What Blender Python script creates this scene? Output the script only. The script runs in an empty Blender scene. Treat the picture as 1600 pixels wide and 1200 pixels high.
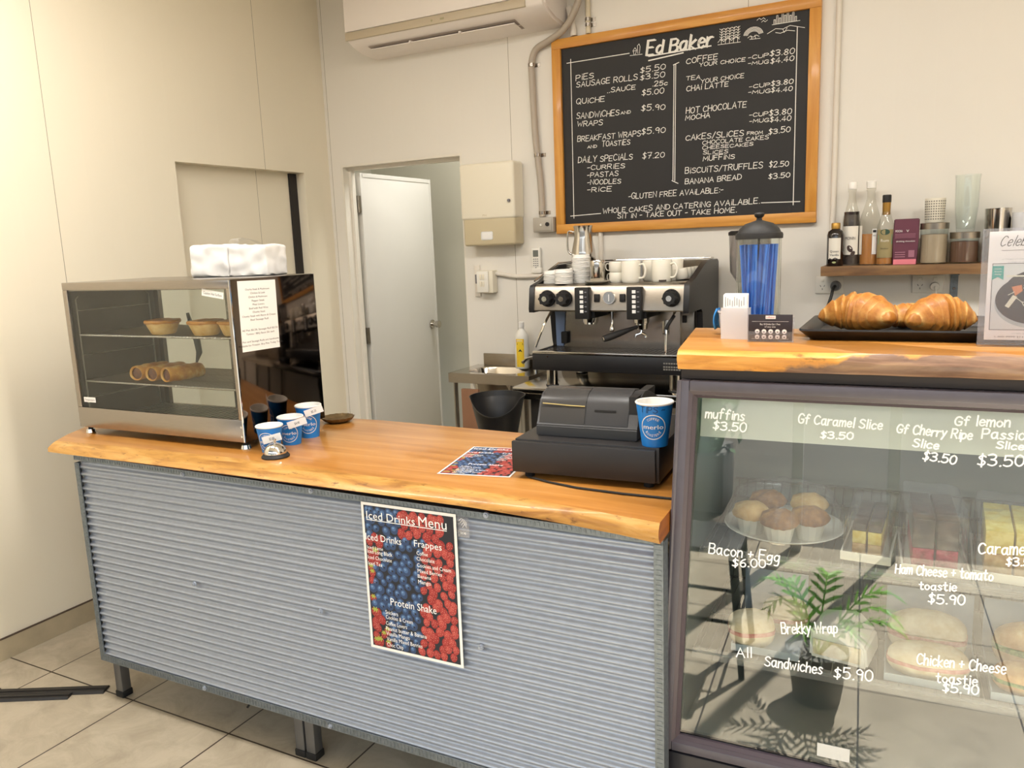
import bpy, bmesh, math, random
from mathutils import Vector, Matrix, noise

SC = bpy.context.scene
COL = SC.collection
random.seed(7)
PI = math.pi
R = math.radians

def lin(h):
    h = h.lstrip('#')
    o = []
    for i in (0, 2, 4):
        c = int(h[i:i+2], 16) / 255
        o.append(c / 12.92 if c <= .04045 else ((c + .055) / 1.055) ** 2.4)
    return (*o, 1)

# ------------------------------------------------------------------ camera
def camera():
    yaw, pitch, roll = R(28.055), R(9.891), R(-2.2145)
    cy, sy, cp, sp = math.cos(yaw), math.sin(yaw), math.cos(pitch), math.sin(pitch)
    fwd = Vector((-sy*cp, cy*cp, -sp)); right = Vector((cy, sy, 0)); up = right.cross(fwd)
    cr, sr = math.cos(roll), math.sin(roll)
    r2 = cr*right + sr*up; u2 = -sr*right + cr*up
    m = Matrix.Identity(4)
    for i in range(3):
        m[i][0], m[i][1], m[i][2] = r2[i], u2[i], -fwd[i]
    m.translation = (0, 0, 1.55)
    cd = bpy.data.cameras.new('camera'); co = bpy.data.objects.new('camera', cd)
    COL.objects.link(co); co.matrix_world = m
    cd.sensor_fit = 'HORIZONTAL'; cd.sensor_width = 36; cd.lens = 1241.8 / 1600 * 36
    cd.clip_start = .02
    SC.camera = co
camera()

# ------------------------------------------------------------------ light
W = bpy.data.worlds.new('sky'); SC.world = W; W.use_nodes = True
bg = W.node_tree.nodes['Background']
bg.inputs[0].default_value = (.84, .92, 1.0, 1); bg.inputs[1].default_value = 2.0

def lamp(name, kind, loc, energy, col, rot=(0, 0, 0), **kw):
    d = bpy.data.lights.new(name, kind); d.energy = energy; d.color = col
    for k, v in kw.items(): setattr(d, k, v)
    o = bpy.data.objects.new(name, d); COL.objects.link(o); o.location = loc; o.rotation_euler = rot
    return o
SUN = lamp('sun', 'SUN', (0, -6, 8), 21.0, (1, .95, .86), angle=R(.6))
SUN.rotation_euler = Vector((-.19, .55, -.81)).to_track_quat('-Z', 'Y').to_euler()
lamp('hall_fill_lamp', 'AREA', (-2.4, 4.4, 2.9), 17, (1, .98, .94), size=.5)  # added lamp, stands in for daylight reaching the hall
for lx, ly in ((-2.3, 1.35), (-.6, 1.6), (1.2, 1.4)):
    lamp('ceiling_fill_lamp', 'AREA', (lx, ly, 2.985), 24, (1, .97, .93), shape='RECTANGLE', size=1.2, size_y=.26)  # assumed lamps above the view, added to brighten the walls
SC.view_settings.view_transform = 'Standard'; SC.view_settings.look = 'None'
SC.cycles.caustics_reflective = False; SC.cycles.caustics_refractive = False
SC.view_settings.exposure = .42; SC.view_settings.gamma = 1; SC.view_settings.use_curve_mapping = False

# ------------------------------------------------------------------ materials
def nt(name):
    m = bpy.data.materials.new(name); m.use_nodes = True
    t = m.node_tree; t.nodes.clear()
    out = t.nodes.new('ShaderNodeOutputMaterial')
    return m, t, out

def N(t, kind, **kw):
    n = t.nodes.new('ShaderNode' + kind)
    for k, v in kw.items():
        if k.startswith('i_'):
            n.inputs[k[2:].replace('_', ' ')].default_value = v
        else: setattr(n, k, v)
    return n

def ramp(t, fac, stops):
    r = N(t, 'ValToRGB'); t.links.new(fac, r.inputs[0])
    e = r.color_ramp.elements
    while len(e) < len(stops): e.new(.5)
    for el, (p, c) in zip(e, stops):
        el.position = p; el.color = lin(c) if isinstance(c, str) else (c, c, c, 1)
    return r.outputs[0]

def coords(t, scale=(1, 1, 1), rot=(0, 0, 0)):
    tc = N(t, 'TexCoord'); mp = N(t, 'Mapping')
    mp.inputs['Scale'].default_value = scale; mp.inputs['Rotation'].default_value = rot
    t.links.new(tc.outputs['Object'], mp.inputs[0])
    return mp.outputs[0]

def mat(name, col, rough=.5, metal=0., var=0., vscale=20., bump=0., bscale=200., coat=0., emit=0., spec=.5, stretch=(1, 1, 1), sss=0):
    m, t, out = nt(name)
    p = N(t, 'BsdfPrincipled')
    c = lin(col) if isinstance(col, str) else col
    p.inputs['Base Color'].default_value = c
    p.inputs['Roughness'].default_value = rough; p.inputs['Metallic'].default_value = metal
    p.inputs['Coat Weight'].default_value = coat; p.inputs['Coat Roughness'].default_value = .08
    p.inputs['Specular IOR Level'].default_value = spec
    if emit:
        p.inputs['Emission Color'].default_value = c; p.inputs['Emission Strength'].default_value = emit
    v = coords(t, stretch)
    if var:
        nz = N(t, 'TexNoise', i_Scale=vscale, i_Detail=4.); t.links.new(v, nz.inputs['Vector'])
        a = tuple(max(0, x*(1-var)) for x in c[:3]) + (1,); b = tuple(min(1, x*(1+var)) for x in c[:3]) + (1,)
        r = N(t, 'ValToRGB'); e = r.color_ramp.elements
        e[0].position = .3; e[1].position = .7; e[0].color = a; e[1].color = b
        t.links.new(nz.outputs[0], r.inputs[0]); t.links.new(r.outputs[0], p.inputs['Base Color'])
    if bump:
        nb = N(t, 'TexNoise', i_Scale=bscale, i_Detail=3.); t.links.new(v, nb.inputs['Vector'])
        bp = N(t, 'Bump', i_Strength=bump, i_Distance=.002); t.links.new(nb.outputs[0], bp.inputs['Height'])
        t.links.new(bp.outputs[0], p.inputs['Normal'])
    t.links.new(p.outputs[0], out.inputs[0])
    return m

def glass(name, tint=(1, 1, 1), ior=1.5, rough=0., body=0., bodycol=(.8, .8, .8)):
    """thin pane: what lies behind shows through, with a Fresnel reflection on top"""
    m, t, out = nt(name)
    tr = N(t, 'BsdfTransparent'); tr.inputs[0].default_value = (*tint, 1)
    gl = N(t, 'BsdfGlossy'); gl.inputs['Roughness'].default_value = rough
    lw = N(t, 'LayerWeight', i_Blend=.5); pw = N(t, 'Math', operation='POWER'); pw.inputs[1].default_value = 5.
    t.links.new(lw.outputs['Facing'], pw.inputs[0]); f0 = ((ior-1)/(ior+1))**2; fr = N(t, 'MapRange'); t.links.new(pw.outputs[0], fr.inputs[0]); fr.inputs[3].default_value = f0; fr.inputs[4].default_value = 1.
    mx = N(t, 'MixShader')
    base = tr.outputs[0]
    if body:
        df = N(t, 'BsdfDiffuse'); df.inputs[0].default_value = (*bodycol, 1)
        m2 = N(t, 'MixShader'); m2.inputs[0].default_value = body
        t.links.new(tr.outputs[0], m2.inputs[1]); t.links.new(df.outputs[0], m2.inputs[2]); base = m2.outputs[0]
    t.links.new(fr.outputs[0], mx.inputs[0]); t.links.new(base, mx.inputs[1]); t.links.new(gl.outputs[0], mx.inputs[2])
    t.links.new(mx.outputs[0], out.inputs[0])
    return m

def wood(name, stops, rough=.3, coat=.4, scale=(1.2, 14, 14), flecks=0., bark=False, bump=.15):
    m, t, out = nt(name)
    p = N(t, 'BsdfPrincipled', i_Roughness=rough, i_Coat_Weight=coat, i_Coat_Roughness=.12)
    v = coords(t, scale)
    n1 = N(t, 'TexNoise', i_Scale=1.6, i_Detail=6., i_Roughness=.55, i_Distortion=.6); t.links.new(v, n1.inputs['Vector'])
    c = ramp(t, n1.outputs[0], stops)
    if flecks:
        v2 = coords(t, (22, 60, 60)); n2 = N(t, 'TexNoise', i_Scale=1.0, i_Detail=5., i_Roughness=.65); t.links.new(v2, n2.inputs['Vector'])
        f = ramp(t, n2.outputs[0], [(.60, 0.), (.72, flecks)])
        mx = N(t, 'MixRGB'); t.links.new(f, mx.inputs[0]); t.links.new(c, mx.inputs[1]); mx.inputs[2].default_value = lin('#5a3210'); c = mx.outputs[0]
    if bark:
        # the dark strip of bark left along the edge: a mark of the slab itself, rising to the right
        tc = N(t, 'TexCoord'); sp = N(t, 'SeparateXYZ'); t.links.new(tc.outputs['Object'], sp.inputs[0])
        nb = N(t, 'TexNoise', i_Scale=14., i_Detail=5.); t.links.new(tc.outputs['Object'], nb.inputs['Vector'])
        a = N(t, 'MapRange'); t.links.new(sp.outputs['X'], a.inputs[0])
        for i, val in zip((1, 2, 3, 4), (.05, .42, -.062, .004)): a.inputs[i].default_value = val
        nn = N(t, 'MapRange'); t.links.new(nb.outputs[0], nn.inputs[0])
        for i, val in zip((1, 2, 3, 4), (.3, .7, -.016, .016)): nn.inputs[i].default_value = val
        s = N(t, 'Math', operation='ADD'); t.links.new(a.outputs[0], s.inputs[0]); t.links.new(nn.outputs[0], s.inputs[1])
        d = N(t, 'Math', operation='SUBTRACT'); t.links.new(s.outputs[0], d.inputs[0]); t.links.new(sp.outputs['Z'], d.inputs[1])
        f = N(t, 'MapRange'); t.links.new(d.outputs[0], f.inputs[0])
        for i, val in zip((1, 2, 3, 4), (-.003, .006, 0., .92)): f.inputs[i].default_value = val
        bc = ramp(t, n1.outputs[0], [(.3, '#4a3530'), (.5, '#7d6152'), (.7, '#a98a6c')])
        mx = N(t, 'MixRGB'); t.links.new(f.outputs[0], mx.inputs[0]); t.links.new(c, mx.inputs[1]); t.links.new(bc, mx.inputs[2]); c = mx.outputs[0]
    t.links.new(c, p.inputs['Base Color'])
    bp = N(t, 'Bump', i_Strength=bump, i_Distance=.003); t.links.new(n1.outputs[0], bp.inputs['Height']); t.links.new(bp.outputs[0], p.inputs['Normal'])
    t.links.new(p.outputs[0], out.inputs[0])
    return m

def wall_mat(name, col, axis, pitch=.1333, joint=1.2005, joff=0.):
    """painted insulated panel: faint pressed ribs and a dark hairline where two sheets meet"""
    m, t, out = nt(name)
    p = N(t, 'BsdfPrincipled', i_Roughness=.42)
    tc = N(t, 'TexCoord'); sp = N(t, 'SeparateXYZ'); t.links.new(tc.outputs['Object'], sp.inputs[0])
    ax = sp.outputs[axis]
    def line(period, off, width):
        a = N(t, 'Math', operation='ADD'); t.links.new(ax, a.inputs[0]); a.inputs[1].default_value = -off + 50*period
        md = N(t, 'Math', operation='MODULO'); t.links.new(a.outputs[0], md.inputs[0]); md.inputs[1].default_value = period
        l = N(t, 'Math', operation='LESS_THAN'); t.links.new(md.outputs[0], l.inputs[0]); l.inputs[1].default_value = width
        return l.outputs[0]
    rib = line(pitch, joff, .006); jn = line(joint, joff, .0024)
    nz = N(t, 'TexNoise', i_Scale=1.3, i_Detail=3.); t.links.new(tc.outputs['Object'], nz.inputs['Vector'])
    c = lin(col)
    r = N(t, 'ValToRGB'); e = r.color_ramp.elements
    e[0].position = .3; e[1].position = .7
    e[0].color = tuple(x*.97 for x in c[:3]) + (1,); e[1].color = c
    t.links.new(nz.outputs[0], r.inputs[0])
    mx = N(t, 'MixRGB'); t.links.new(jn, mx.inputs[0]); t.links.new(r.outputs[0], mx.inputs[1]); mx.inputs[2].default_value = lin('#8d836d')
    t.links.new(mx.outputs[0], p.inputs['Base Color'])
    s = N(t, 'Math', operation='ADD'); t.links.new(rib, s.inputs[0]); t.links.new(jn, s.inputs[1])
    bp = N(t, 'Bump', i_Strength=.35, i_Distance=.0012); bp.invert = True
    t.links.new(s.outputs[0], bp.inputs['Height']); t.links.new(bp.outputs[0], p.inputs['Normal'])
    t.links.new(p.outputs[0], out.inputs[0])
    return m

def tile_mat(name, c0, c1, grout, T, ox, oy, w=.006):
    m, t, out = nt(name)
    p = N(t, 'BsdfPrincipled', i_Roughness=.38)
    tc = N(t, 'TexCoord'); sp = N(t, 'SeparateXYZ'); t.links.new(tc.outputs['Object'], sp.inputs[0])
    ls = []
    for ax, off in (('X', ox), ('Y', oy)):
        a = N(t, 'Math', operation='ADD'); t.links.new(sp.outputs[ax], a.inputs[0]); a.inputs[1].default_value = -off + 40*T + w/2
        md = N(t, 'Math', operation='MODULO'); t.links.new(a.outputs[0], md.inputs[0]); md.inputs[1].default_value = T
        l = N(t, 'Math', operation='LESS_THAN'); t.links.new(md.outputs[0], l.inputs[0]); l.inputs[1].default_value = w
        ls.append(l.outputs[0])
    mm = N(t, 'Math', operation='MAXIMUM'); t.links.new(ls[0], mm.inputs[0]); t.links.new(ls[1], mm.inputs[1])
    nz = N(t, 'TexNoise', i_Scale=7., i_Detail=8., i_Roughness=.7, i_Distortion=.8); t.links.new(tc.outputs['Object'], nz.inputs['Vector'])
    c = ramp(t, nz.outputs[0], [(.32, c0), (.62, c1)])
    mx = N(t, 'MixRGB'); t.links.new(mm.outputs[0], mx.inputs[0]); t.links.new(c, mx.inputs[1]); mx.inputs[2].default_value = lin(grout)
    t.links.new(mx.outputs[0], p.inputs['Base Color'])
    bp = N(t, 'Bump', i_Strength=.5, i_Distance=.001); bp.invert = True
    t.links.new(mm.outputs[0], bp.inputs['Height']); t.links.new(bp.outputs[0], p.inputs['Normal'])
    t.links.new(p.outputs[0], out.inputs[0])
    return m

# ------------------------------------------------------------------ mesh building
class MB:
    def __init__(s): s.bm = bmesh.new(); s.mi = 0
    def _tag(s, fs, mi):
        for f in fs: f.material_index = s.mi if mi is None else mi
    def box(s, x0, y0, z0, x1, y1, z1, mi=None, bev=0, seg=2, m=None):
        r = bmesh.ops.create_cube(s.bm, size=1)
        vs = r['verts']
        for v in vs: v.co = Vector(((x0+x1)/2 + v.co.x*(x1-x0), (y0+y1)/2 + v.co.y*(y1-y0), (z0+z1)/2 + v.co.z*(z1-z0)))
        fs = set(f for v in vs for f in v.link_faces)
        if bev:
            es = list(set(e for v in vs for e in v.link_edges))
            rr = bmesh.ops.bevel(s.bm, geom=es, offset=bev, segments=seg, affect='EDGES', profile=.5)
            fs = set(f for v in rr['verts'] for f in v.link_faces) | set(f for f in fs if f.is_valid)
        s._tag(fs, mi)
        if m:
            for v in set(v for f in fs for v in f.verts): v.co = m @ v.co
        return s
    def poly(s, pts, mi=None):
        f = s.bm.faces.new([s.bm.verts.new(p) for p in pts]); s._tag([f], mi); return s
    def prism(s, outline, a, b, axis='z', mi=None):
        """outline in the two other axes (order x,y / x,z / y,z), pulled from a to b"""
        def P(u, v, w):
            return {'z': (u, v, w), 'y': (u, w, v), 'x': (w, u, v)}[axis]
        lo = [s.bm.verts.new(P(u, v, a)) for u, v in outline]; hi = [s.bm.verts.new(P(u, v, b)) for u, v in outline]
        n = len(lo); fs = [s.bm.faces.new(lo[::-1]), s.bm.faces.new(hi)]
        for i in range(n): fs.append(s.bm.faces.new((lo[i], lo[(i+1) % n], hi[(i+1) % n], hi[i])))
        bmesh.ops.recalc_face_normals(s.bm, faces=fs)
        s._tag(fs, mi); return s
    def lathe(s, prof, n=28, c=(0, 0, 0), mi=None, sx=1, sy=1, cap=True):
        rings = []
        for r, z in prof:
            if r < 1e-6: rings.append([s.bm.verts.new((c[0], c[1], c[2]+z))])
            else: rings.append([s.bm.verts.new((c[0]+sx*r*math.cos(2*PI*i/n), c[1]+sy*r*math.sin(2*PI*i/n), c[2]+z)) for i in range(n)])
        fs = []
        for a, b in zip(rings, rings[1:]):
            for i in range(n):
                j = (i+1) % n
                if len(a) == 1 and len(b) == 1: continue
                if len(a) == 1: fs.append(s.bm.faces.new((a[0], b[j], b[i])))
                elif len(b) == 1: fs.append(s.bm.faces.new((a[i], a[j], b[0])))
                else: fs.append(s.bm.faces.new((a[i], a[j], b[j], b[i])))
        if cap:
            if len(rings[0]) > 1: fs.append(s.bm.faces.new(rings[0][::-1]))
            if len(rings[-1]) > 1: fs.append(s.bm.faces.new(rings[-1]))
        s._tag(fs, mi); return s
    def tube(s, pts, r, n=10, mi=None, closed=False):
        pts = [Vector(p) for p in pts]; rs = r if isinstance(r, (list, tuple)) else [r]*len(pts)
        rings = []; prev = None
        for i, p in enumerate(pts):
            if closed: d = pts[(i+1) % len(pts)] - pts[i-1]
            else: d = pts[min(i+1, len(pts)-1)] - pts[max(i-1, 0)]
            d.normalize()
            u = prev - d*prev.dot(d) if prev is not None else (Vector((0, 0, 1)) if abs(d.z) < .9 else Vector((1, 0, 0)))
            u = (u - d*u.dot(d)).normalized(); prev = u; w = d.cross(u)
            rings.append([s.bm.verts.new(p + rs[i]*(u*math.cos(2*PI*k/n) + w*math.sin(2*PI*k/n))) for k in range(n)])
        fs = []
        prs = list(zip(rings, rings[1:])) + ([(rings[-1], rings[0])] if closed else [])
        for a, b in prs:
            for k in range(n): fs.append(s.bm.faces.new((a[k], a[(k+1) % n], b[(k+1) % n], b[k])))
        if not closed: fs += [s.bm.faces.new(rings[0][::-1]), s.bm.faces.new(rings[-1])]
        s._tag(fs, mi); return s
    def cyl(s, a, b, r, r2=None, n=20, mi=None): return s.tube([a, b], [r, r if r2 is None else r2], n, mi)
    def disc(s, c, r, n=20, mi=None, ry=None, rot=0):
        ry = ry or r; cr, sr = math.cos(rot), math.sin(rot)
        pts = []
        for i in range(n):
            x, y = r*math.cos(2*PI*i/n), ry*math.sin(2*PI*i/n)
            pts.append((c[0]+x*cr-y*sr, c[1]+x*sr+y*cr, c[2]))
        return s.poly(pts, mi)
    def text(s, string, x, y, z, w=None, h=None, mi=None, align='l', size=None):
        """printed lettering lying in the xy plane, fitted to width w and cap height h"""
        vs, fs = font_mesh(string)
        if not vs: return s
        x0 = min(v[0] for v in vs); x1 = max(v[0] for v in vs)
        sy = (h / .7) if h else size; sx = (w / (x1-x0)) if w else sy*.92
        off = 0 if align == 'l' else -(x1-x0)*sx/2
        bv = [s.bm.verts.new((x + off + (v[0]-x0)*sx, y + v[1]*sy, z)) for v in vs]
        out = []
        for f in fs:
            try: out.append(s.bm.faces.new([bv[i] for i in f]))
            except ValueError: pass
        s._tag(out, mi); return s
    def strokes(s, polys, t, z=0., mi=None):
        """flat pen strokes in the xy plane, t wide"""
        fs = []; k = 0
        for pl in polys:
            pl = [Vector((p[0], p[1])) for p in pl]
            pl = [p for i, p in enumerate(pl) if i == 0 or (p-pl[i-1]).length > 1e-6]
            if len(pl) == 1: pl.append(pl[0] + Vector((t*.5, 0)))
            zz = z + (k % 5)*.00003; k += 1
            L = []; Rr = []
            for i, p in enumerate(pl):
                d1 = (p-pl[i-1]).normalized() if i else None
                d2 = (pl[i+1]-p).normalized() if i < len(pl)-1 else None
                d = (d1 or d2) if not (d1 and d2) else (d1+d2)
                if d.length < 1e-4: d = d2
                d = d.normalized(); e = Vector((-d.y, d.x))
                q = p - d*t*.4 if i == 0 else (p + d*t*.4 if i == len(pl)-1 else p)
                sc = 1.
                if d1 and d2: sc = min(1.6, 1/max(.4, abs(e.dot(Vector((-d1.y, d1.x))))))
                L.append(s.bm.verts.new((*(q + e*t/2*sc), zz))); Rr.append(s.bm.verts.new((*(q - e*t/2*sc), zz)))
            for i in range(len(pl)-1): fs.append(s.bm.faces.new((Rr[i], Rr[i+1], L[i+1], L[i])))
        s._tag(fs, mi); return s
    def xf(s, m):
        for v in s.bm.verts: v.co = m @ v.co
        return s
    def build(s, name, mats, parent=None, smooth=35, loc=None, rz=None):
        me = bpy.data.meshes.new(name); s.bm.normal_update(); s.bm.to_mesh(me); s.bm.free()
        for m in (mats if isinstance(mats, (list, tuple)) else [mats]): me.materials.append(m)
        if smooth:
            for p in me.polygons: p.use_smooth = True
            me.set_sharp_from_angle(angle=R(smooth))
        o = bpy.data.objects.new(name, me); COL.objects.link(o)
        if parent: o.parent = parent
        if loc: o.location = loc
        if rz is not None: o.rotation_euler = (0, 0, rz)
        return o

_fc = {}
def font_mesh(string):
    if string not in _fc:
        c = bpy.data.curves.new('t', 'FONT'); c.body = string; c.resolution_u = 2
        o = bpy.data.objects.new('t', c); COL.objects.link(o)
        me = o.to_mesh()
        _fc[string] = ([tuple(v.co) for v in me.vertices], [tuple(p.vertices) for p in me.polygons])
        o.to_mesh_clear(); bpy.data.objects.remove(o); bpy.data.curves.remove(c)
    return _fc[string]

# hand lettering: pen paths on a grid, capitals 6 high, small letters 4 high
_G = {'A':'0,0 2,6 4,0|.8,2.2 3.4,2.2','B':'0,0 0,6|0,6 2.6,6 3.4,5.2 3.2,3.8 2.2,3.2 0,3.2|2.2,3.2 3.6,2.4 3.6,.9 2.6,0 0,0','C':'~3.8,5 2.6,6 1,5.6 0,3.4 .5,1 2,0 3.9,.9','D':'0,0 0,6|~0,6 2.4,5.6 3.8,3.4 3,.9 0,0',
'E':'3.4,6 0,6 0,0 3.5,0|0,3.1 2.8,3.1','F':'3.5,6 0,6 0,0|0,3.1 2.7,3.1','G':'~3.8,5 2.6,6 1,5.6 0,3.2 .6,.8 2,0 3.6,.6 3.8,2.6|3.8,2.6 2.2,2.6','H':'0,0 0,6|3.6,0 3.6,6|0,3 3.6,3','I':'1,0 1,6','K':'0,0 0,6|3.6,6 0,2.6 3.8,0','L':'0,6 0,0 3.2,0','M':'0,0 .4,6 2.3,2 4.2,6 4.6,0','N':'0,0 0,6 3.6,0 3.6,6',
'O':'~2,6 .5,5 0,3 .6,.8 2,0 3.5,.9 4,3 3.4,5.2 2,6','P':'0,0 0,6 2.6,6 3.6,5 3.3,3.4 2.2,2.8 0,2.8','Q':'~2,6 .5,5 0,3 .6,.8 2,0 3.5,.9 4,3 3.4,5.2 2,6|2.4,1.6 4.2,-.6','R':'0,0 0,6 2.6,6 3.5,5 3.2,3.6 2.2,3 0,3|1.6,3 3.8,0','S':'~3.6,5.2 2.4,6 .8,5.6 .4,4.3 1.8,3.3 3.4,2.4 3.6,.9 2,0 0,.8','T':'0,6 4,6|2,6 2,0','U':'0,6 0,1.4 1,0 2.6,0 3.6,1.4 3.6,6','V':'0,6 2,0 4,6','W':'0,6 1.1,0 2.4,4 3.7,0 4.9,6','Y':'0,6 2,3 4,6|2,3 2,0','Z':'0,6 3.8,6 0,0 3.8,0',
'a':'~3,3.4 1.8,4 .4,3.2 .2,1.4 1.2,.1 2.6,1 3,3.4|3,4 3,.6 3.6,0','b':'0,6.4 0,0|~0,2.4 1,3.8 2.6,3.6 3,1.8 2,.1 0,.6','c':'~3,3.3 1.8,4 .4,3 .2,1.2 1.4,0 3,.7','d':'~3,3.2 1.6,4 .3,2.8 .4,.8 1.6,0 3,1.4|3,6.4 3,0','e':'~.3,2.1 2.9,2.3 2.6,3.6 1.4,4 .3,2.8 .4,.9 1.6,0 3,.7','f':'~3,5.8 2.2,6.5 1.3,5.6 1.2,3 1.1,0|.1,3.8 2.6,3.9','g':'~3,3.3 1.6,4 .3,2.8 .6,1 2,.7 3,2.2|~3,4 3,0 2.4,-1.8 .6,-1.8','h':'0,6.4 0,0|~0,2.4 1.4,4 2.6,3.4 2.7,0','i':'.6,4 .6,0|.6,5.4 .7,5.6','k':'0,6.4 0,0|2.6,4 0,1.8 2.8,0','l':'.6,6.4 .6,0','m':'0,4 0,0|~0,2.6 1.1,4 2,3.2 2,0|~2,2.6 3.2,4 4,3.2 4.1,0','n':'0,4 0,0|~0,2.6 1.4,4 2.6,3.2 2.7,0','o':'~1.6,4 .3,3 .2,1.2 1.4,0 2.7,.8 3,2.6 1.6,4','p':'0,4 0,-2|~0,2.8 1.2,4 2.7,3.2 2.6,1 1.2,.1 0,.9','r':'0,4 0,0|~0,2.2 1,3.7 2.4,3.8','s':'~2.6,3.4 1.4,4 .4,3.2 1.2,2.2 2.5,1.2 1.6,.1 0,.5','t':'1.2,6 1.2,.8 2,0 2.8,.4|0,4 2.6,4.1','u':'~0,4 .1,1 1.2,0 2.6,1.4|2.7,4 2.7,0','w':'0,4 .9,0 2,3 3.1,0 4,4','x':'0,4 2.8,0|2.8,4 0,0','y':'0,4 1.4,.6|2.9,4 1.4,.6 .2,-1.8',
'0':'~1.8,6 .3,4.6 .2,1.6 1.8,0 3.4,1.4 3.4,4.6 1.8,6','2':'~0,4.8 1,6 2.8,5.8 3.2,4.2 1.6,2 0,0|0,0 3.6,0','3':'~0,5.4 1.8,6 3.2,5 2.6,3.5 1.2,3.2|~1.2,3.2 3.2,2.6 3.4,1 1.8,0 0,.6','4':'2.6,0 2.6,6 0,1.8 3.8,1.8','5':'3.4,6 .5,6 .3,3.4|~.3,3.4 2.2,3.8 3.5,2.4 3,.6 1.4,0 0,.6','6':'~3,5.8 1.2,4.6 .2,2.2 1,.2 2.6,.2 3.3,1.8 2.2,3.2 .5,2.4','7':'0,6 3.6,6 1.4,0|1,3 3.2,3','8':'~1.8,3.2 .4,4.5 1.8,6 3.2,4.6 1.8,3.2 .1,1.6 1.8,0 3.5,1.5 1.8,3.2','9':'~3.2,4.4 1.8,6 .3,4.7 .8,3.2 2.6,3.2 3.2,4.6|3.2,4.6 2.8,0','.':'.4,.1 .7,.3',':':'.4,.6 .6,.8|.4,3.4 .6,3.6','-':'0,2.6 2.2,2.8','/':'0,-.4 2.6,6.4','+':'1.4,1 1.4,4.4|0,2.7 2.9,2.7','$':'~3.2,4.9 1.8,5.6 .4,4.6 1.6,3.2 3,2 2,.5 0,1|1.7,6.6 1.6,-.6','~':'~0,2 1,3 2,2.2 3,3'}
_GC = {}
def glyph(ch):
    if ch not in _GC:
        out = []
        for st in _G.get(ch, '').split('|'):
            if not st: continue
            sm = st.startswith('~'); st = st.lstrip('~')
            p = [Vector(tuple(map(float, q.split(',')))) for q in st.split()]
            if sm and len(p) > 2:
                q = [p[0]] + p + [p[-1]]; r = []
                for i in range(1, len(q)-2):
                    for k in range(3):
                        u = k/3
                        r.append(.5*((2*q[i]) + (-q[i-1]+q[i+1])*u + (2*q[i-1]-5*q[i]+4*q[i+1]-q[i+2])*u*u + (-q[i-1]+3*q[i]-3*q[i+1]+q[i+2])*u**3))
                r.append(p[-1]); p = r
            out.append(p)
        _GC[ch] = (out, max([v.x for s in out for v in s], default=2))
    return _GC[ch]

def handwriting(mb, string, x0, y0, x1, y1, h, t, z=0., slant=.12, jit=.12, mi=None, twice=False):
    """one written line from baseline point (x0,y0) to (x1,y1), capitals h high"""
    adv = []; x = 0
    for ch in string:
        if ch == ' ': adv.append(x); x += 2.6; continue
        adv.append(x); x += glyph(ch)[1] + 1.15
    tot = max(x - 1.15, 1); d = Vector((x1-x0, y1-y0)); L = d.length; d.normalize(); e = Vector((-d.y, d.x))
    sx = L/tot; sy = h/6; rnd = random.Random(string + str(x0))
    for ch, a in zip(string, adv):
        if ch == ' ': continue
        jy = rnd.uniform(-1, 1)*jit*h; js = 1 + rnd.uniform(-1, 1)*jit
        ps = []
        for st in glyph(ch)[0]:
            ps.append([Vector((x0, y0)) + d*((a + v.x)*sx + v.y*sy*slant) + e*(v.y*sy*js + jy*.4) for v in st])
        mb.strokes(ps, t, z, mi)
        if twice: mb.strokes([[p + Vector((t*.9, -t*.5)) for p in s] for s in ps], t*.8, z + .0002, mi)

# ------------------------------------------------------------------ things
def tag(o, label, cat, group=None, kind=None):
    if label: o['label'] = label
    if cat: o['category'] = cat
    if group: o['group'] = group
    if kind: o['kind'] = kind
    return o
def thing(name, label, cat, loc=(0, 0, 0), rz=0., group=None):
    o = bpy.data.objects.new(name, None); COL.objects.link(o); o.empty_display_size = .05
    o.location = loc; o.rotation_euler = (0, 0, rz)
    return tag(o, label, cat, group)
def dup(src, loc=None, rz=None, label=None, parent=None):
    c = src.copy(); COL.objects.link(c)
    if parent: c.parent = parent
    if loc is not None: c.location = loc
    if rz is not None: c.rotation_euler = (0, 0, rz)
    if label: c['label'] = label
    for ch in list(src.children): dup(ch, parent=c)
    return c
def struct(o): o['kind'] = 'structure'; return o

STAND = Matrix.Rotation(PI/2, 4, 'X')          # drawn flat -> upright, facing -y
FACEX = Matrix.Rotation(PI/2, 4, 'Z') @ STAND  # upright, facing +x
T_ = Matrix.Translation

# palette ------------------------------------------------------------------
M = {}
M['wall_l'] = wall_mat('cream wall panel', '#f0e7d2', 'Y', .150, 1.2005, 2.0993)
M['wall_b'] = wall_mat('off-white wall panel', '#ece7de', 'X', .1505, 1.2045, -1.986)
M['paint'] = mat('white paint', '#ece6da', .45)
M['ceil'] = mat('ceiling white', '#eeebe4', .7)
M['hall'] = mat('grey green hall paint', '#bdb9a8', .6, var=.02, vscale=2)
M['door'] = mat('door paint', '#dcd9d2', .42, var=.015, vscale=3)
M['tile'] = tile_mat('floor tile', '#9d917d', '#b5a994', '#3a2f26', .4745, -2.4623, 1.650)
M['skirt'] = mat('skirting tile', '#b3a58a', .4, var=.08, vscale=14)
M['grout'] = mat('dark grout', '#4a3a2c', .8)
M['pave'] = mat('pavement', '#5d554c', .85, var=.12, vscale=5)
M['road'] = mat('road', '#4e4c4a', .9, var=.1, vscale=9)
M['brick'] = mat('far shopfront', '#7d7973', .8, var=.2, vscale=1.2)
M['black'] = mat('black plastic', '#1f1e1f', .38, bump=.05, bscale=900)
M['blackm'] = mat('matte black', '#191818', .6)
M['reg'] = mat('charcoal plastic', '#343436', .34, bump=.05, bscale=900)
M['drawer'] = mat('black steel', '#2a2828', .42)
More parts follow.
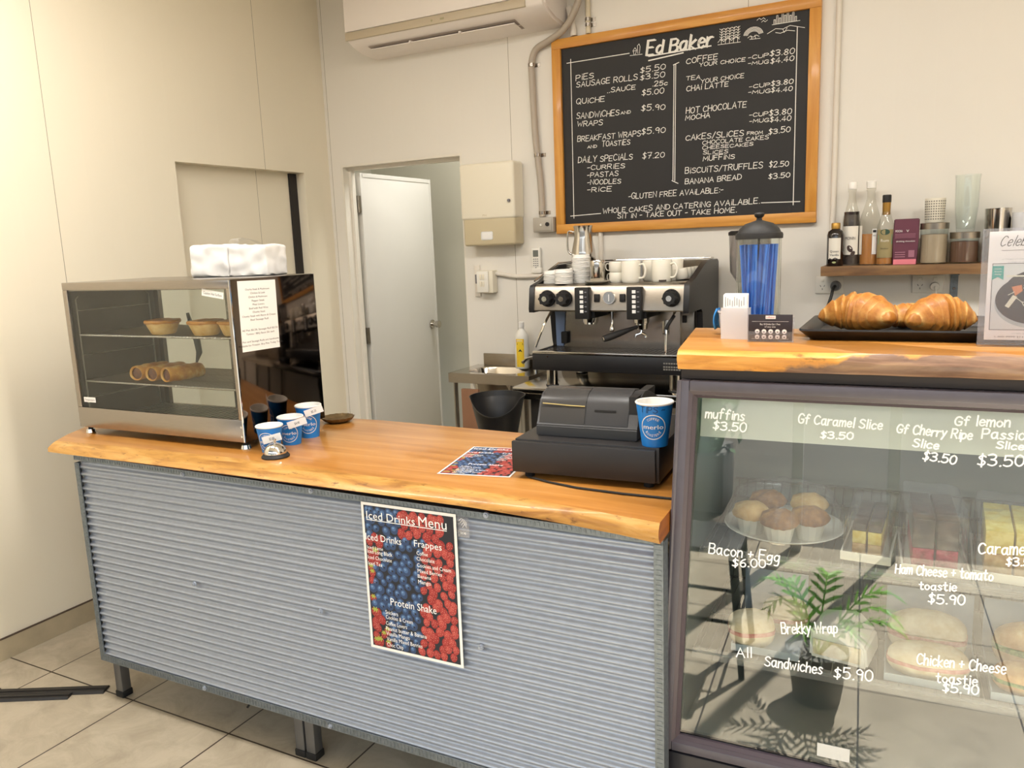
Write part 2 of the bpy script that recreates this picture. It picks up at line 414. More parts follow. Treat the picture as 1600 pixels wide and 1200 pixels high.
M['rubber'] = mat('rubber', '#151414', .7)
M['steel'] = mat('brushed steel', '#a0978b', .3, 1., var=.06, vscale=40, stretch=(1, 1, 14))
M['steel2'] = mat('polished steel', '#c9c4bd', .14, 1.)
M['chrome'] = mat('chrome', '#e2e0dc', .06, 1.)
M['dkmirror'] = mat('dark polished steel', '#6c6159', .07, 1.)
M['warmsteel'] = mat('satin steel', '#a39b92', .26, 1., var=.05, vscale=30, stretch=(1, 1, 10))
M['galv'] = mat('galvanised sheet', '#a6aebc', .40, .55, var=.05, vscale=60)
M['galvd'] = mat('galvanised angle', '#7d858b', .5, .7, var=.18, vscale=120)
M['wire'] = mat('chrome wire', '#a8a39a', .3, 1.)
M['oak'] = wood('honey slab', [(.3, '#a56b2a'), (.5, '#b87d3a'), (.7, '#c69050')], .3, .5)
M['edge'] = wood('live edge', [(.32, '#946228'), (.5, '#bb883f'), (.68, '#cda05c')], .45, .2, (4, 22, 22), flecks=.9, bump=.5)
M['edgebark'] = wood('live edge with bark', [(.3, '#c07a2c'), (.5, '#dd9c45'), (.7, '#eab866')], .45, .2, (3, 20, 26), flecks=.7, bark=True, bump=.5)
M['endg'] = wood('end grain', [(.3, '#7c4313'), (.6, '#a05c1f')], .45, .2, (6, 6, 20))
M['shelfw'] = wood('rustic board', [(.3, '#5e4330'), (.5, '#84623f'), (.7, '#9c7a55')], .6, .0, (2, 20, 20), flecks=.5, bump=.4)
M['pine'] = wood('pine frame', [(.3, '#c47f2b'), (.55, '#d9983f'), (.75, '#e3a850')], .4, .2, (1.5, 18, 18))
M['pinev'] = wood('pine frame upright', [(.3, '#c47f2b'), (.55, '#d9983f'), (.75, '#e3a850')], .4, .2, (18, 18, 1.5))
M['slate'] = mat('blackboard', '#1f1d1d', .6, var=.12, vscale=4)
M['chalk'] = mat('chalk', '#f4f1ea', .9)
M['marker'] = mat('white marker', '#ffffff', .6)
M['paper'] = mat('paper', '#f3f1ee', .6)
M['ink'] = mat('ink', '#2a2829', .7)
M['inkg'] = mat('grey print', '#77757a', .7)
M['white'] = mat('white plastic', '#f0ece2', .3)
M['cream'] = mat('ivory plastic', '#efe7d3', .28)
M['smoke'] = mat('smoked ivory window', '#cbbd9c', .3)
M['acw'] = mat('air conditioner white', '#f0e8e2', .35)
M['acg'] = mat('air conditioner band', '#c5b79f', .4)
M['pvc'] = mat('grey conduit', '#b6aa9b', .45)
M['wpipe'] = mat('white conduit', '#e6ded2', .45)
M['gbox'] = mat('grey switch box', '#b3ab9e', .4)
M['frame'] = mat('fridge frame paint', '#56525b', .35, var=.06, vscale=30, bump=.06, bscale=400)
M['fridge'] = mat('fridge black', '#2c2b30', .35)
M['fin'] = mat('fridge liner', '#737a77', .4)
M['ceramic'] = mat('white china', '#efe9da', .18, coat=.3)
M['lid'] = mat('lid plastic', '#f7f4ee', .35)
M['blue'] = mat('blue card', '#1a7fd4', .45, var=.03, vscale=40)
M['bluelt'] = mat('pale blue print', '#9fc4e4', .5)
M['cupw'] = mat('cup white', '#f4f1ea', .45)
M['straw'] = mat('blue straw', '#3f7fe6', .3)
M['lightpanel'] = mat('lit diffuser', '#fff4e2', .5, emit=3.)
M['glass'] = glass('clear glass', (.96, .98, .97))
M['glassf'] = glass('fridge glass', (.92, .94, .93), 1.72)
M['glassd'] = glass('warmer glass', (.93, .95, .94), 1.5)
M['bottle'] = glass('bottle glass', (.93, .93, .9), 1.45, .02, .06, (.8, .76, .68))
M['acrylic'] = glass('acrylic', (.95, .95, .97), 1.4, 0, .08)
M['film'] = glass('cling film', (.96, .96, .96), 1.5, .12, .05, (.9, .9, .9))
M['frost'] = glass('frosted plastic', (.9, .9, .92), 1.4, .2, .6, (.9, .9, .92))

# ------------------------------------------------------------------ the room
XL, YB, YF, XR, HC = -3.212, 3.82, -.5, 2.6, 3.05
mb = MB()
NX = XL - .073
mb.box(XL-.2, YF-.1, -.01, XL, 2.715, HC); mb.box(XL-.2, 3.603, -.01, XL, YB+.1, HC); mb.box(XL-.2, 2.715, 2.003, XL, 3.603, HC)
mb.box(NX-.1, 2.715, -.01, NX, 3.603, 2.003)
struct(mb.build('wall_left', M['wall_l']))
mb = MB(); mb.box(NX, 3.545, 0, NX+.012, 3.602, 2.0)
struct(mb.build('trim_1', mat('black rubber seal', '#221d1c', .6)))
DX0, DX1, DZ = -3.121, -2.292, 2.051
mb = MB()
mb.box(XL-.1, YB, -.01, DX0, YB+.1, HC); mb.box(DX1, YB, -.01, XR+.1, YB+.1, HC); mb.box(DX0, YB, DZ, DX1, YB+.1, HC)
struct(mb.build('wall_back', M['wall_b']))
mb = MB(); mb.box(XL-.3, YF-.1, -.06, XR+.1, 6.1, 0)
struct(mb.build('floor', M['tile']))
mb = MB(); mb.box(XL-.1, YF-.1, HC, XR+.1, YB+.1, HC+.1)
struct(mb.build('ceiling', M['ceil']))
for lx, ly in ((-2.3, 1.35), (-.6, 1.6), (1.2, 1.4)):  # unseen battens, added as fixtures for the assumed ceiling lamps
    t = thing('added_ceiling_light', 'slim white ceiling light batten, unseen, added in a row over the counter', 'ceiling light', (lx, ly, HC), 0, 'added ceiling lights')
    mb = MB(); mb.box(-.62, -.15, -.055, .62, .15, 0, bev=.006); mb.build('housing', M['paint'], t)
    mb = MB(); mb.box(-.60, -.13, -.060, .60, .13, -.0551); mb.build('diffuser', M['lightpanel'], t)
mb = MB(); mb.box(XR, YF-.1, -.01, XR+.1, YB+.1, HC)
struct(mb.build('wall_right', M['paint']))
# hall beyond the doorway
mb = MB(); mb.box(-3.9, 5.0, 0, -1.2, 5.1, HC); mb.box(-1.3, YB+.1, 0, -1.2, 5.0, HC); mb.box(-3.9, YB+.1, 0, -3.8, 5.0, HC); mb.box(-3.9, YB+.1, HC, -1.2, 5.1, HC+.1); mb.box(-3.9, YB-.0, 0, XL-.2, YB+.1, HC)
struct(mb.build('wall_hall', M['hall']))
# door lining
mb = MB()
for a in ((DX0, YB+.001, 0, DX0+.012, YB+.099, DZ), (DX1-.012, YB+.001, 0, DX1, YB+.099, DZ), (DX0+.012, YB+.001, DZ-.012, DX1-.012, YB+.099, DZ)): mb.box(*a)
mb.box(DX0+.012, YB+.055, 0, DX0+.03, YB+.085, DZ-.012); mb.box(DX0+.03, YB+.055, DZ-.03, DX1-.03, YB+.085, DZ-.012); mb.box(DX1-.03, YB+.055, 0, DX1-.012, YB+.085, DZ-.012)
struct(mb.build('trim_2', M['paint']))
dr = bpy.data.objects.new('door_1', None); COL.objects.link(dr); dr.location = (-3.084, 3.945, 0); struct(dr); dr.rotation_euler = (0, 0, R(.6))
mb = MB(); mb.box(-.036, .0, .012, 0, .772, 2.015, bev=.002); mb.box(-.002, .755, .012, .003, .772, 2.015); mb.box(-.002, .02, 1.99, .003, .755, 2.012)
mb.build('door_leaf', M['door'], dr)
mb = MB(); mb.cyl((0, .70, 1.03), (.008, .70, 1.03), .03); mb.cyl((.008, .70, 1.03), (.035, .70, 1.03), .014); mb.cyl((.035, .70, 1.03), (.062, .70, 1.03), .022, .026)
mb.build('door_knob', M['steel2'], dr)
for z in (.25, 1.03, 1.83):
    mb = MB(); mb.cyl((-.008, -.022, z-.05), (-.008, -.022, z+.05), .008); mb.box(-.03, -.035, z-.05, -.004, -.028, z+.05); mb.box(-.03, -.012, z-.05, -.004, -.001, z+.05)
    mb.build('hinge', M['warmsteel'], dr)
# tiled skirting
mb = MB(); mb.box(XL, YF, 0, XL+.010, 2.715, .086, 0); mb.box(XL, YF, .086, XL+.0105, 2.715, .0895, 1)
for y in (.60, 1.075, 1.595, 2.07): mb.box(XL, y, 0, XL+.0106, y+.005, .086, 1)
struct(mb.build('baseboard_left', [M['skirt'], M['grout']]))
mb = MB(); mb.box(DX1, YB-.012, 0, XR, YB, .086)
struct(mb.build('baseboard_back', M['skirt']))
# shopfront behind the viewer: posts, transom, fixed lights and an open doorway
mb = MB()
mb.box(XL, YF-.1, 2.65, XR, YF, HC)
for x in (-3.21, -2.2, -1.2, -.41, .015, 1.15, 2.54): mb.box(x, YF-.08, 0, x+.05, YF-.02, 2.65)
mb.box(XL, YF-.08, 0, -1.2, YF-.02, .12); mb.box(1.15, YF-.08, 0, XR, YF-.02, .12)
struct(mb.build('window_1', mat('powder coated post', '#cfd0d2', .4)))
# street
mb = MB(); mb.box(-12, -4.2, -.12, 12, YF-.1, -.03); struct(mb.build('pavement', M['pave']))
mb = MB(); mb.box(-20, -12, -.2, 20, -4.2, -.14); struct(mb.build('road', M['road']))
mb = MB(); mb.box(-20, -15, -.2, 20, -14, 4.5); struct(mb.build('wall_street', M['brick']))
mb = MB(); mb.box(-5.5, -2.0, 2.75, -.62, YF-.1, 2.85); struct(mb.build('unseen_awning', mat('unseen_awning', '#6d7680', .7)))  # unseen, added to keep direct sun off the floor at left

# ------------------------------------------------------------------ counter
CY = R(.905)
ct = thing('service_counter', 'low counter clad in horizontal corrugated galvanised sheet on square steel legs', 'counter', (-2.562, 1.619, 0), CY)
CW = 2.052
# corrugated sheet: sine ribs 25.4 mm apart, 6 mm deep
mb = MB(); z0, z1 = .172, .884; npr = 12; nn = int((z1-z0)/.0254*npr)
prev = None
for k in range(nn+1):
    z = z0 + (z1-z0)*k/nn; y = .006 - .0048*math.sin(2*PI*(z-z0)/.0254)
    row = [mb.bm.verts.new((x, y, z)) for x in (.018, .7, 1.4, CW-.01)]
    if prev:
        for i in range(3): mb.bm.faces.new((prev[i], prev[i+1], row[i+1], row[i]))
    prev = row
mb.build('corrugated_sheet', M['galv'], ct, smooth=80)
def angle_trim(x0, z0, x1, z1):
    b = MB(); b.box(x0, -.003, z0, x1, .0, z1); b.box(x0, 0, z0, x1, .02, z0+.002) if x1-x0 > z1-z0 else b.box(x0, 0, z0, x0+.002, .02, z1) if x0 < 1 else b.box(x1-.002, 0, z0, x1, .036, z1)
    L = max(x1-x0, z1-z0); n = int(L/.012); 
    for k in range(n):     # rolled zig-zag tread
        u = (k+.5)/n
        if x1-x0 > z1-z0: b.box(x0+u*L-.0028, -.0042, z0+.005, x0+u*L+.0012, -.003, z1-.004)
        else: b.box(x0+.005, -.0042, z0+u*L-.0028, x1-.004, -.003, z0+u*L+.0012)
    return b.build('edge_trim', M['galvd'], ct)
tt = angle_trim(0, .872, CW, .890)
for v_ in tt.data.vertices: v_.co.z += .0165*(1 - v_.co.x/CW)
angle_trim(0, .152, CW, .176); angle_trim(0, .176, .022, .878); angle_trim(CW-.022, .176, CW, .878)
for x, z in ((.522, .526), (1.035, .527), (1.566, .526), (.526, .888), (1.038, .891), (1.60, .889), (.516, .164), (1.035, .162), (1.56, .164)):
    b = MB(); b.cyl((x, -.001, z), (x, -.0065, z), .0085, .0075, 12); b.cyl((x, -.0065, z), (x, -.010, z), .005, .0045, 6)
    b.build('screw', M['galv'], ct)
mb = MB(); mb.box(.02, .0125, .17, CW-.012, .02, .884); mb.build('backing_board', mat('backing board', '#6f6659', .7), ct)
mb = MB()
for a in ((.015, .022, .155, CW-.065, .052, .185), (.015, .57, .155, CW-.065, .60, .185), (.015, .022, .862, CW-.065, .06, .886), (.015, .57, .862, CW-.065, .60, .886)): mb.box(*a)
mb.box(.015, .052, .30, CW-.065, .57, .318); mb.box(.015, .06, .60, CW-.065, .57, .618)
mb.build('inner_frame', mat('steel frame', '#55565a', .5, .4), ct)
for x in (.02, .862, .905, 1.92):
    for y in (.025, .56):
        b = MB(); b.box(x, y, .022, x+.036, y+.036, .87, bev=.003)
        lg = b.build('leg', mat('leg steel', '#77787b', .42, .75) if 'leg steel' not in bpy.data.materials else bpy.data.materials['leg steel'], ct)
        b = MB(); b.box(x-.003, y-.003, 0, x+.039, y+.039, .024, bev=.004); b.build('rubber_foot', M['rubber'], lg)

# the slab: a live front edge, sawn ends
top = [(-2.682, 1.638), (-2.56, 1.646), (-2.4, 1.661), (-2.25, 1.668), (-2.134, 1.675), (-1.97, 1.684), (-1.813, 1.689), (-1.67, 1.685), (-1.53, 1.682), (-1.41, 1.676), (-1.302, 1.679), (-1.19, 1.672), (-1.091, 1.672), (-.99, 1.664), (-.9, 1.666), (-.80, 1.650), (-.716, 1.638), (-.6, 1.622), (-.505, 1.610)]
bot = [(-2.675, 1.600), (-2.55, 1.599), (-2.4, 1.601), (-2.25, 1.604), (-2.1, 1.606), (-1.95, 1.609), (-1.80, 1.611), (-1.67, 1.613), (-1.53, 1.615), (-1.41, 1.617), (-1.30, 1.619), (-1.19, 1.621), (-1.091, 1.622), (-.99, 1.624), (-.9, 1.625), (-.80, 1.624), (-.716, 1.622), (-.6, 1.618), (-.505, 1.610)]
bz = [.910, .911, .912, .913, .914, .914, .914, .914, .914, .914, .913, .912, .911, .910, .907, .904, .901, .896, .891]
back = [(-.532, 2.24), (-1.1, 2.262), (-1.75, 2.277), (-2.0, 2.262), (-2.865, 2.23), (-2.83, 1.90), (-2.74, 1.72)]
mb = MB(); v = mb.bm.verts.new
OX, OY = -2.68, 1.61
zt = .940
tv = [v((x-OX, y-OY, zt)) for x, y in top]; bk = [v((x-OX, y-OY, zt)) for x, y in back]
f = mb.bm.faces.new(tv + bk); f.material_index = 0
bulge = []
for i, ((x, y), (xb, yb), zb) in enumerate(zip(top, bot, bz)):
    row = []
    for j in range(1, 6):
        u = j/5; fl = .004*noise.noise((x*9, u*3, 1.3)) + .003*noise.noise((x*31, u*5, 4))
        o_ = math.sin(u*PI)*.012
        row.append(v((x + (xb-x)*u - OX, y + (yb-y)*u - o_ - (fl if j < 5 else 0) - OY, zt + (zb-zt)*u)))
    bulge.append([tv[i]] + row)
for a, b in zip(bulge, bulge[1:]):
    for j in range(5):
        f = mb.bm.faces.new((a[j+1], b[j+1], b[j], a[j])); f.material_index = 1
kb = [v((x-OX, y-OY, .893 if i < 2 else .905)) for i, (x, y) in enumerate(back)]
ring_t = [tv[-1]] + bk + [tv[0]]; ring_b = [bulge[-1][5]] + kb + [bulge[0][5]]
f = mb.bm.faces.new([bulge[-1][k] for k in range(5, -1, -1)] + [bk[0], kb[0]]); f.material_index = 2
for i in range(1, len(ring_t)-2):
    f = mb.bm.faces.new((ring_b[i], ring_b[i+1], ring_t[i+1], ring_t[i])); f.material_index = 2
f = mb.bm.faces.new([bulge[0][k] for k in range(0, 6)] + [kb[-1], bk[-1]]); f.material_index = 1
f = mb.bm.faces.new([r[5] for r in bulge][::-1] + kb[::-1]); f.material_index = 2
bmesh.ops.recalc_face_normals(mb.bm, faces=mb.bm.faces)
o = mb.build('wooden_benchtop', [M['oak'], M['edge'], M['endg']], smooth=40, loc=(OX, OY, 0))
tag(o, 'long honey timber slab with a live front edge topping the corrugated counter', 'benchtop')
ZB = .940

# ------------------------------------------------------------------ berry menu (poster and flat copy)
MP = {k: mat(k, c, .45) for k, c in {'print dark': '#1a1e29', 'blueberry': '#2e456b', 'blueberry bloom': '#4a6a98', 'berry eye': '#141b2a', 'strawberry': '#98292a', 'strawberry seed': '#dd9a86', 'raspberry': '#a83a38', 'leaf green': '#a9b84e', 'menu lettering': '#ffffff', 'berry pink': '#bb4d46', 'pale bloom': '#6e93bf'}.items()}
PMATS = [M['paper']] + [MP[k] for k in ('print dark', 'blueberry', 'blueberry bloom', 'berry eye', 'strawberry', 'strawberry seed', 'raspberry', 'leaf green', 'menu lettering', 'berry pink', 'pale bloom')]
POSTER = [('Iced Drinks', 16.3, 379.0, 157.2, 22.1), ('Menu', 185.1, 379.6, 86.1, 27.5), ('Iced Drinks', 9.0, 318.2, 117.2, 19.6), ('Frappes', 167.0, 320.6, 85.8, 18.9), ('Iced Latte', 12.2, 293.0, 52.2, 9.4), ('Iced Long Black', 11.4, 280.3, 82.7, 11.3), ('Iced Chocolate', 11.9, 263.6, 79.1, 10.4), ('Iced Tea', 11.9, 246.2, 46.0, 10.4), ('Coffee', 173.4, 298.1, 34.9, 10.8), ('Chocolate', 172.6, 282.3, 55.6, 10.9), ('Cookies and Cream', 172.6, 264.3, 104.8, 10.9), ('Mixed Berries', 173.3, 248.6, 75.4, 10.9), ('Banana', 172.6, 234.0, 42.1, 10.0), ('Mango', 172.8, 217.7, 40.1, 11.0), ('Protein Shake', 77.7, 139.2, 147.9, 20.8), ('Snickers', 58.3, 109.9, 41.6, 11.5), ('Cookies & Cream', 58.5, 95.7, 88.5, 11.5), ('Coffee Lovers', 57.4, 77.5, 69.5, 11.5), ('Peanut butter & Banana', 56.5, 62.0, 132.9, 11.6), ('Vanilla Mango', 56.6, 46.8, 77.4, 11.6), ('Vanilla Mixed Berries', 56.7, 31.0, 116.8, 11.6), ('Choc Chip', 56.8, 14.2, 53.5, 11.7)]
def berry_sheet(w, h, thick=.0006):
    b = MB(); b.box(0, 0, -thick, w, h, 0, 0)
    m = .008*w/.3; s = w/.3
    b.poly([(m, m, .0002), (w-m, m, .0002), (w-m, h-m, .0002), (m, h-m, .0002)], 1)
    rnd = random.Random(4); st = .0265*s; ry_ = st*.84; ny = int((h-2*m)/ry_); nx = int((w-2*m)/st)
    def inside(x, y, r): return min(max(x, m+r), w-m-r), min(max(y, m+r), h-m-r)
    for j in range(ny+1):
        for i in range(nx+1):
            x = m + st*(i + .5*(j % 2)) + rnd.uniform(-.2, .2)*st; y = m + ry_*(j+.5) + rnd.uniform(-.2, .2)*st
            lv = .0003 + .00005*((i*2 + j*3) % 4)
            left = x/w < .13 + .10*math.sin(y/h*9+1) and y/h < .78; right = x/w > .62 + .14*(y/h-.5)
            if y/h > .80 and x/w > .42 and x/w < .86: right = True
            if y/h > .80 and x/w > .86: continue
            if left or right:
                rr = st*rnd.uniform(.46, .62); a = rnd.uniform(-.6, .6); x, y = inside(x, y, rr)
                c = 5 if left or rnd.random() < .45 else 7
                pts = []
                for k in range(16):
                    t = 2*PI*k/16; q = 1 - .22*max(0, -math.sin(t))**2*abs(math.cos(t)); px, py = rr*.84*math.cos(t)*q, rr*math.sin(t)
                    pts.append((x + px*math.cos(a) - py*math.sin(a), y + px*math.sin(a) + py*math.cos(a), lv))
                b.poly(pts, c); b.disc((x-rr*.2, y+rr*.25, lv+.0002), rr*.42, 10, 7 if c == 5 else 10, rr*.5, a)
                for k in range(9):
                    an = k*2.4; q = rr*.72*math.sqrt((k+.5)/9); b.disc((x+q*math.cos(an), y+q*math.sin(an), .00075), st*.040, 5, 6)
                if left and rnd.random() < .3:
                    for k in range(6):
                        an = k*1.05; b.disc((x+rr*.35*math.cos(an), y+rr*.5+rr*.25*math.sin(an), .0008), rr*.36, 6, 8, rr*.13, an)
            else:
                rr = st*rnd.uniform(.42, .56); x, y = inside(x, y, rr); a = rnd.uniform(-1, 1); e = rnd.uniform(.8, 1)
                b.disc((x, y, lv), rr*e, 14, 2, rr, a); b.disc((x-rr*.12, y+rr*.2, lv+.0002), rr*.60*e, 12, 3, rr*.52, a); b.disc((x-rr*.2, y+rr*.32, lv+.0003), rr*.26*e, 8, 11, rr*.2, a)
                if rnd.random() < .6: b.disc((x+rr*.15, y-rr*.12, lv+.0004), rr*.22, 6, 4)
    for i, (t, x, y, ww, hh) in enumerate(POSTER):
        if h/w < 1.40 and False: continue
        b.text(t, x/1000*s, y/1000*h/.425, .0010, ww/1000*s, hh/1000*h/.425, 9)
    b.box(.016*s, .3755*h/.425, .0009, .271*s, .3775*h/.425, .00102, 9)
    return b
b = berry_sheet(.30, .425).xf(STAND)
po = b.build('menu_poster', PMATS, smooth=0)
po.location = Matrix.Rotation(CY, 4, 'Z') @ Vector((1.213, -.0065, .456)) + Vector((-2.562, 1.619, 0)); po.rotation_euler = (0, 0, CY)
tag(po, 'iced drinks menu poster with blueberries and strawberries taped to the corrugated counter', 'poster')
b = berry_sheet(.21, .297)
po2 = b.build('menu_sheet', PMATS, smooth=0, loc=(-1.182, 1.760, ZB+.0012), rz=R(10.5))
tag(po2, 'berry printed menu sheet lying flat on the timber bench beside the cash drawer', 'menu')

# floor rail
for i, (p, q, lab) in enumerate((((-2.973, 1.466), (-2.615, 1.655), 'black metal floor strip lying on the tiles, end touching the counter leg'), ((-2.975, 1.423), (-2.70, 1.570), 'shorter black metal floor strip lying along the longer one on the tiles'))):
    dx, dy = q[0]-p[0], q[1]-p[1]; L = math.hypot(dx, dy)
    e = .9 if i == 0 else .75
    b = MB(); b.prism([(-.026+.006*i, 0), (.026-.006*i, 0), (.018-.004*i, .009), (-.018+.004*i, .009)], -e*0.0, L, 'x')
    b.prism([(-.005, .009), (.005, .009), (.005, .012), (-.005, .012)], 0, L, 'x')
    b.box(-.35, -.026+.006*i, 0, 0, .026-.006*i, .009)
    o = b.build('floor_strip', mat('black anodised strip', '#2b2826', .45, .3) if i == 0 else bpy.data.materials['black anodised strip'], loc=(p[0], p[1], .0), rz=math.atan2(dy, dx))
    tag(o, lab, 'floor strip')
b = MB(); b.tube([(0, 0, .155), (.004, .01, .12), (-.004, .0, .08), (-.02, -.02, .05)], .004, 6)
b.poly([(-.008, .006, .15), (.012, .006, .15), (.008, .004, .10), (-.004, .004, .10)])
o = b.build('cable_end', M['blackm'], loc=(-1.96, 1.75, 0)); tag(o, 'loose black cable end hanging under the corrugated counter', 'cable')

b = MB(); b.box(0, 0, -.0004, .034, .056, 0, 0)
for k in range(4): b.strokes([[(.006+.003*k, .044-.006*k), (.012+.003*k, .050-.005*k), (.020+.002*k, .047-.006*k), (.028, .040-.004*k)]], .0012, .0003, 1)
b.text('ice', .009, .008, .0003, .016, .009, 1)
b.xf(STAND); o = b.build('clear_sticker', [M['acrylic'], M['paper']], smooth=0)
o.location = Matrix.Rotation(CY, 4, 'Z') @ Vector((1.516, -.0060, .822)) + Vector((-2.562, 1.619, 0)); o.rotation_euler = (0, 0, CY)
tag(o, 'small clear sticker with faint white print beside the poster top right corner', 'sticker')

# ------------------------------------------------------------------ pie warmer
WM = thing('pie_warmer', 'stainless steel glass-fronted pie warmer standing on the left end of the timber bench', 'pie warmer', (-2.706, 1.752, ZB), R(1.3))
ww, wd, wh = .797, .385, .540
mb = MB()
mb.box(0, .004, .028, ww, wd, .040); mb.build('floor_pan', M['warmsteel'], WM); mb = MB()
mb.box(0, 0, wh-.03, ww, wd, wh, bev=.004)                # roof
mb.build('roof_panel', M['warmsteel'], WM)
mb = MB(); mb.box(0, 0, .025, .003, wd, wh-.031); mb.build('side_panel', M['warmsteel'], WM)
mb = MB(); mb.box(ww-.003, 0, .025, ww+.002, wd, wh-.001, bev=.001); mb.build('side_panel', M['dkmirror'], WM)['label'] = 'dark mirror polished side panel'
for x_ in (.0035, ww-.0065):
    mb = MB(); mb.box(x_, .012, .04, x_+.003, wd-.01, wh-.032); mb.build('inner_lining', mat('dark lining steel', '#55524d', .35, .9), WM)
mb = MB()
mb.box(0, -.004, .025, ww, .006, .098, bev=.002); mb.box(0, -.004, wh-.026, ww, .006, wh, bev=.002)
mb.box(0, -.004, .098, .022, .006, wh-.026, bev=.002); mb.box(ww-.016, -.004, .098, ww, .006, wh-.026, bev=.002)
mb.build('front_frame', M['warmsteel'], WM)
mb = MB(); mb.cyl((ww, -.003, .027), (ww, -.003, wh-.002), .0035, n=10); mb.build('corner_bead', M['chrome'], WM)
mb = MB(); mb.box(.022, .0005, .098, ww-.016, .0035, wh-.026); mb.build('front_glass', M['glassd'], WM)
mb = MB(); mb.box(.0, wd-.014, .04, .40, wd-.011, wh-.03); mb.box(.38, wd-.007, .04, ww-.004, wd-.004, wh-.03); mb.build('rear_sliding_glass', M['glassd'], WM)
for x0, x1 in ((.003, .03), (.385, .41), (ww-.03, ww-.004)):
    mb = MB(); mb.box(x0, wd-.018, .04, x1, wd-.001, wh-.03); mb.build('rear_frame', M['warmsteel'], WM)
mb = MB(); mb.tube([(.155, wd+.006, .40), (.162, wd+.012, .35), (.180, wd+.016, .29), (.190, wd+.012, .245), (.180, wd+.002, .205)], [.006, .010, .013, .012, .004], 10); mb.build('rear_door_handle', mat('grey grip', '#5c605e', .4), WM)
for z in (.357, .192):
    mb = MB(); xa, xb, ya, yb = .03, ww-.02, .02, wd-.03
    mb.tube([(xa, ya, z-.003), (xb, ya, z-.003), (xb, yb, z-.003), (xa, yb, z-.003)], .003, 8, closed=True)
    n = 48
    for k in range(n):
        x = xa + (xb-xa)*(k+.5)/n; mb.tube([(x, ya-.004, z-.004), (x, ya, z), (x, yb, z), (x, yb+.003, z-.004)], .0014, 5)
    for y in (.13, .25): mb.tube([(xa, y, z-.003), (xb, y, z-.003)], .0022, 6)
    mb.build('wire_shelf', M['wire'], WM)
mb = MB()
for x in (.016, ww-.02):
    for y in (.03, wd-.05): mb.tube([(x, y, .05), (x, y, wh-.06), (x, y+.01*(1 if y < .1 else -1), wh-.05)], .003, 8)
    for z in (.125, .28, .44): mb.tube([(x, .03, z), (x, wd-.05, z)], .0022, 6)
mb.build('shelf_rack', M['wire'], WM)
mb = MB(); 
for k in range(30): mb.box(.03+k*.0247, .03, .041, .045+k*.0247, wd-.04, .047)
mb.box(.02, .02, .0405, ww-.02, wd-.03, .042); mb.build('crumb_grille', mat('grille steel', '#6b6963', .4, .8), WM)
for x, y in ((.02, .022), (ww-.022, .022), (.02, wd-.03), (ww-.022, wd-.03)):
    b = MB(); b.cyl((x, y, .010), (x, y, .027), .008, n=14, mi=1); b.cyl((x, y, 0), (x, y, .012), .017, .014, 20, 0); b.build('foot', [M['chrome'], M['blackm']], WM)
for z in (.045, .075):
    b = MB(); b.cyl((ww-.007, -.004, z), (ww-.007, -.0065, z), .004, n=10); b.build('screw', M['chrome'], WM)
FONT_UP = STAND
def sticker(text, w, h, th, m):
    b = MB(); b.box(0, 0, -.0003, w, h, .0003, 0); b.text(text, w*.08, h/2-th/2, .0005, w*.84, th, 1); b.xf(m)
    return b.build('sticker', [M['paper'], M['ink']], WM, smooth=0)
sticker('Caution Hot Surface', .092, .021, .008, T_((.672, -.0002, .492)) @ Matrix.Rotation(R(8), 4, 'Y') @ STAND)
sticker('Temperature', .062, .018, .007, T_((.036, -.0002, .117)) @ STAND)
# typed list taped to the side
b = MB(); b.box(0, 0, -.0003, .166, .222, .0003, 0)
lines = [('Chunky Steak & Mushroom', .198), ('Chicken & Leek', .186), ('Chicken & Mushroom', .174), ('Pepper Steak', .162), ('Meat Lovers', .150), ('Beef with Red Wine', .138), ('Chunky Steak', .126), ('Chunky Steak with Bacon & Cheese', .114), ('Beef Sausage Roll', .102), ('All Pies $5.50, Sausage Roll $3.50', .070), ('Tomato / BBQ Sauce 25c each', .058), ('Pies and Sausage Rolls are handmade', .034), ('Available for Freezer, Buy Pies Today To Go', .022)]
for t, y in lines: b.text(t, .083, y-.006, .0006, len(t)*.0046, .0058, 1, 'c')
b.xf(T_((ww+.0025, .022, .311)) @ Matrix.Rotation(R(-1.2), 4, 'X') @ FACEX)
o = b.build('menu_list', [M['paper'], M['ink']], None, smooth=0); o.location = WM.location; o.rotation_euler = WM.rotation_euler
tag(o, 'white typed pie list taped to the dark side of the pie warmer', 'paper')

# pies and sausage rolls
def pastry(name, stops, scale=30, rough=.45, coat=.15):
    m, t, out = nt(name); p = N(t, 'BsdfPrincipled', i_Roughness=rough, i_Coat_Weight=coat)
    v = coords(t); nz = N(t, 'TexNoise', i_Scale=scale, i_Detail=5., i_Roughness=.6); t.links.new(v, nz.inputs['Vector'])
    c = ramp(t, nz.outputs[0], stops); t.links.new(c, p.inputs['Base Color'])
    bp = N(t, 'Bump', i_Strength=.4, i_Distance=.003); t.links.new(nz.outputs[0], bp.inputs['Height']); t.links.new(bp.outputs[0], p.inputs['Normal'])
    t.links.new(p.outputs[0], out.inputs[0]); return m
M['crust'] = pastry('pie crust', [(.35, '#d9a552'), (.65, '#ecc987')])
M['pietop'] = pastry('baked pie lid', [(.35, '#b06a24'), (.65, '#d2933f')])
M['puff'] = pastry('puff pastry', [(.35, '#c07a2c'), (.55, '#dfa24a'), (.7, '#efca80')], 26, .4, .3)
M['meat'] = pastry('sausage filling', [(.4, '#5e2c14'), (.6, '#7c4320')], 60)
M['crois'] = pastry('croissant crust', [(.35, '#b5661a'), (.52, '#d18a2e'), (.68, '#e6b055')], 22, .42, .25)
def warm_at(x, y, z): return WM.matrix_basis @ Vector((x, y, z))
bpy.context.view_layer.update()
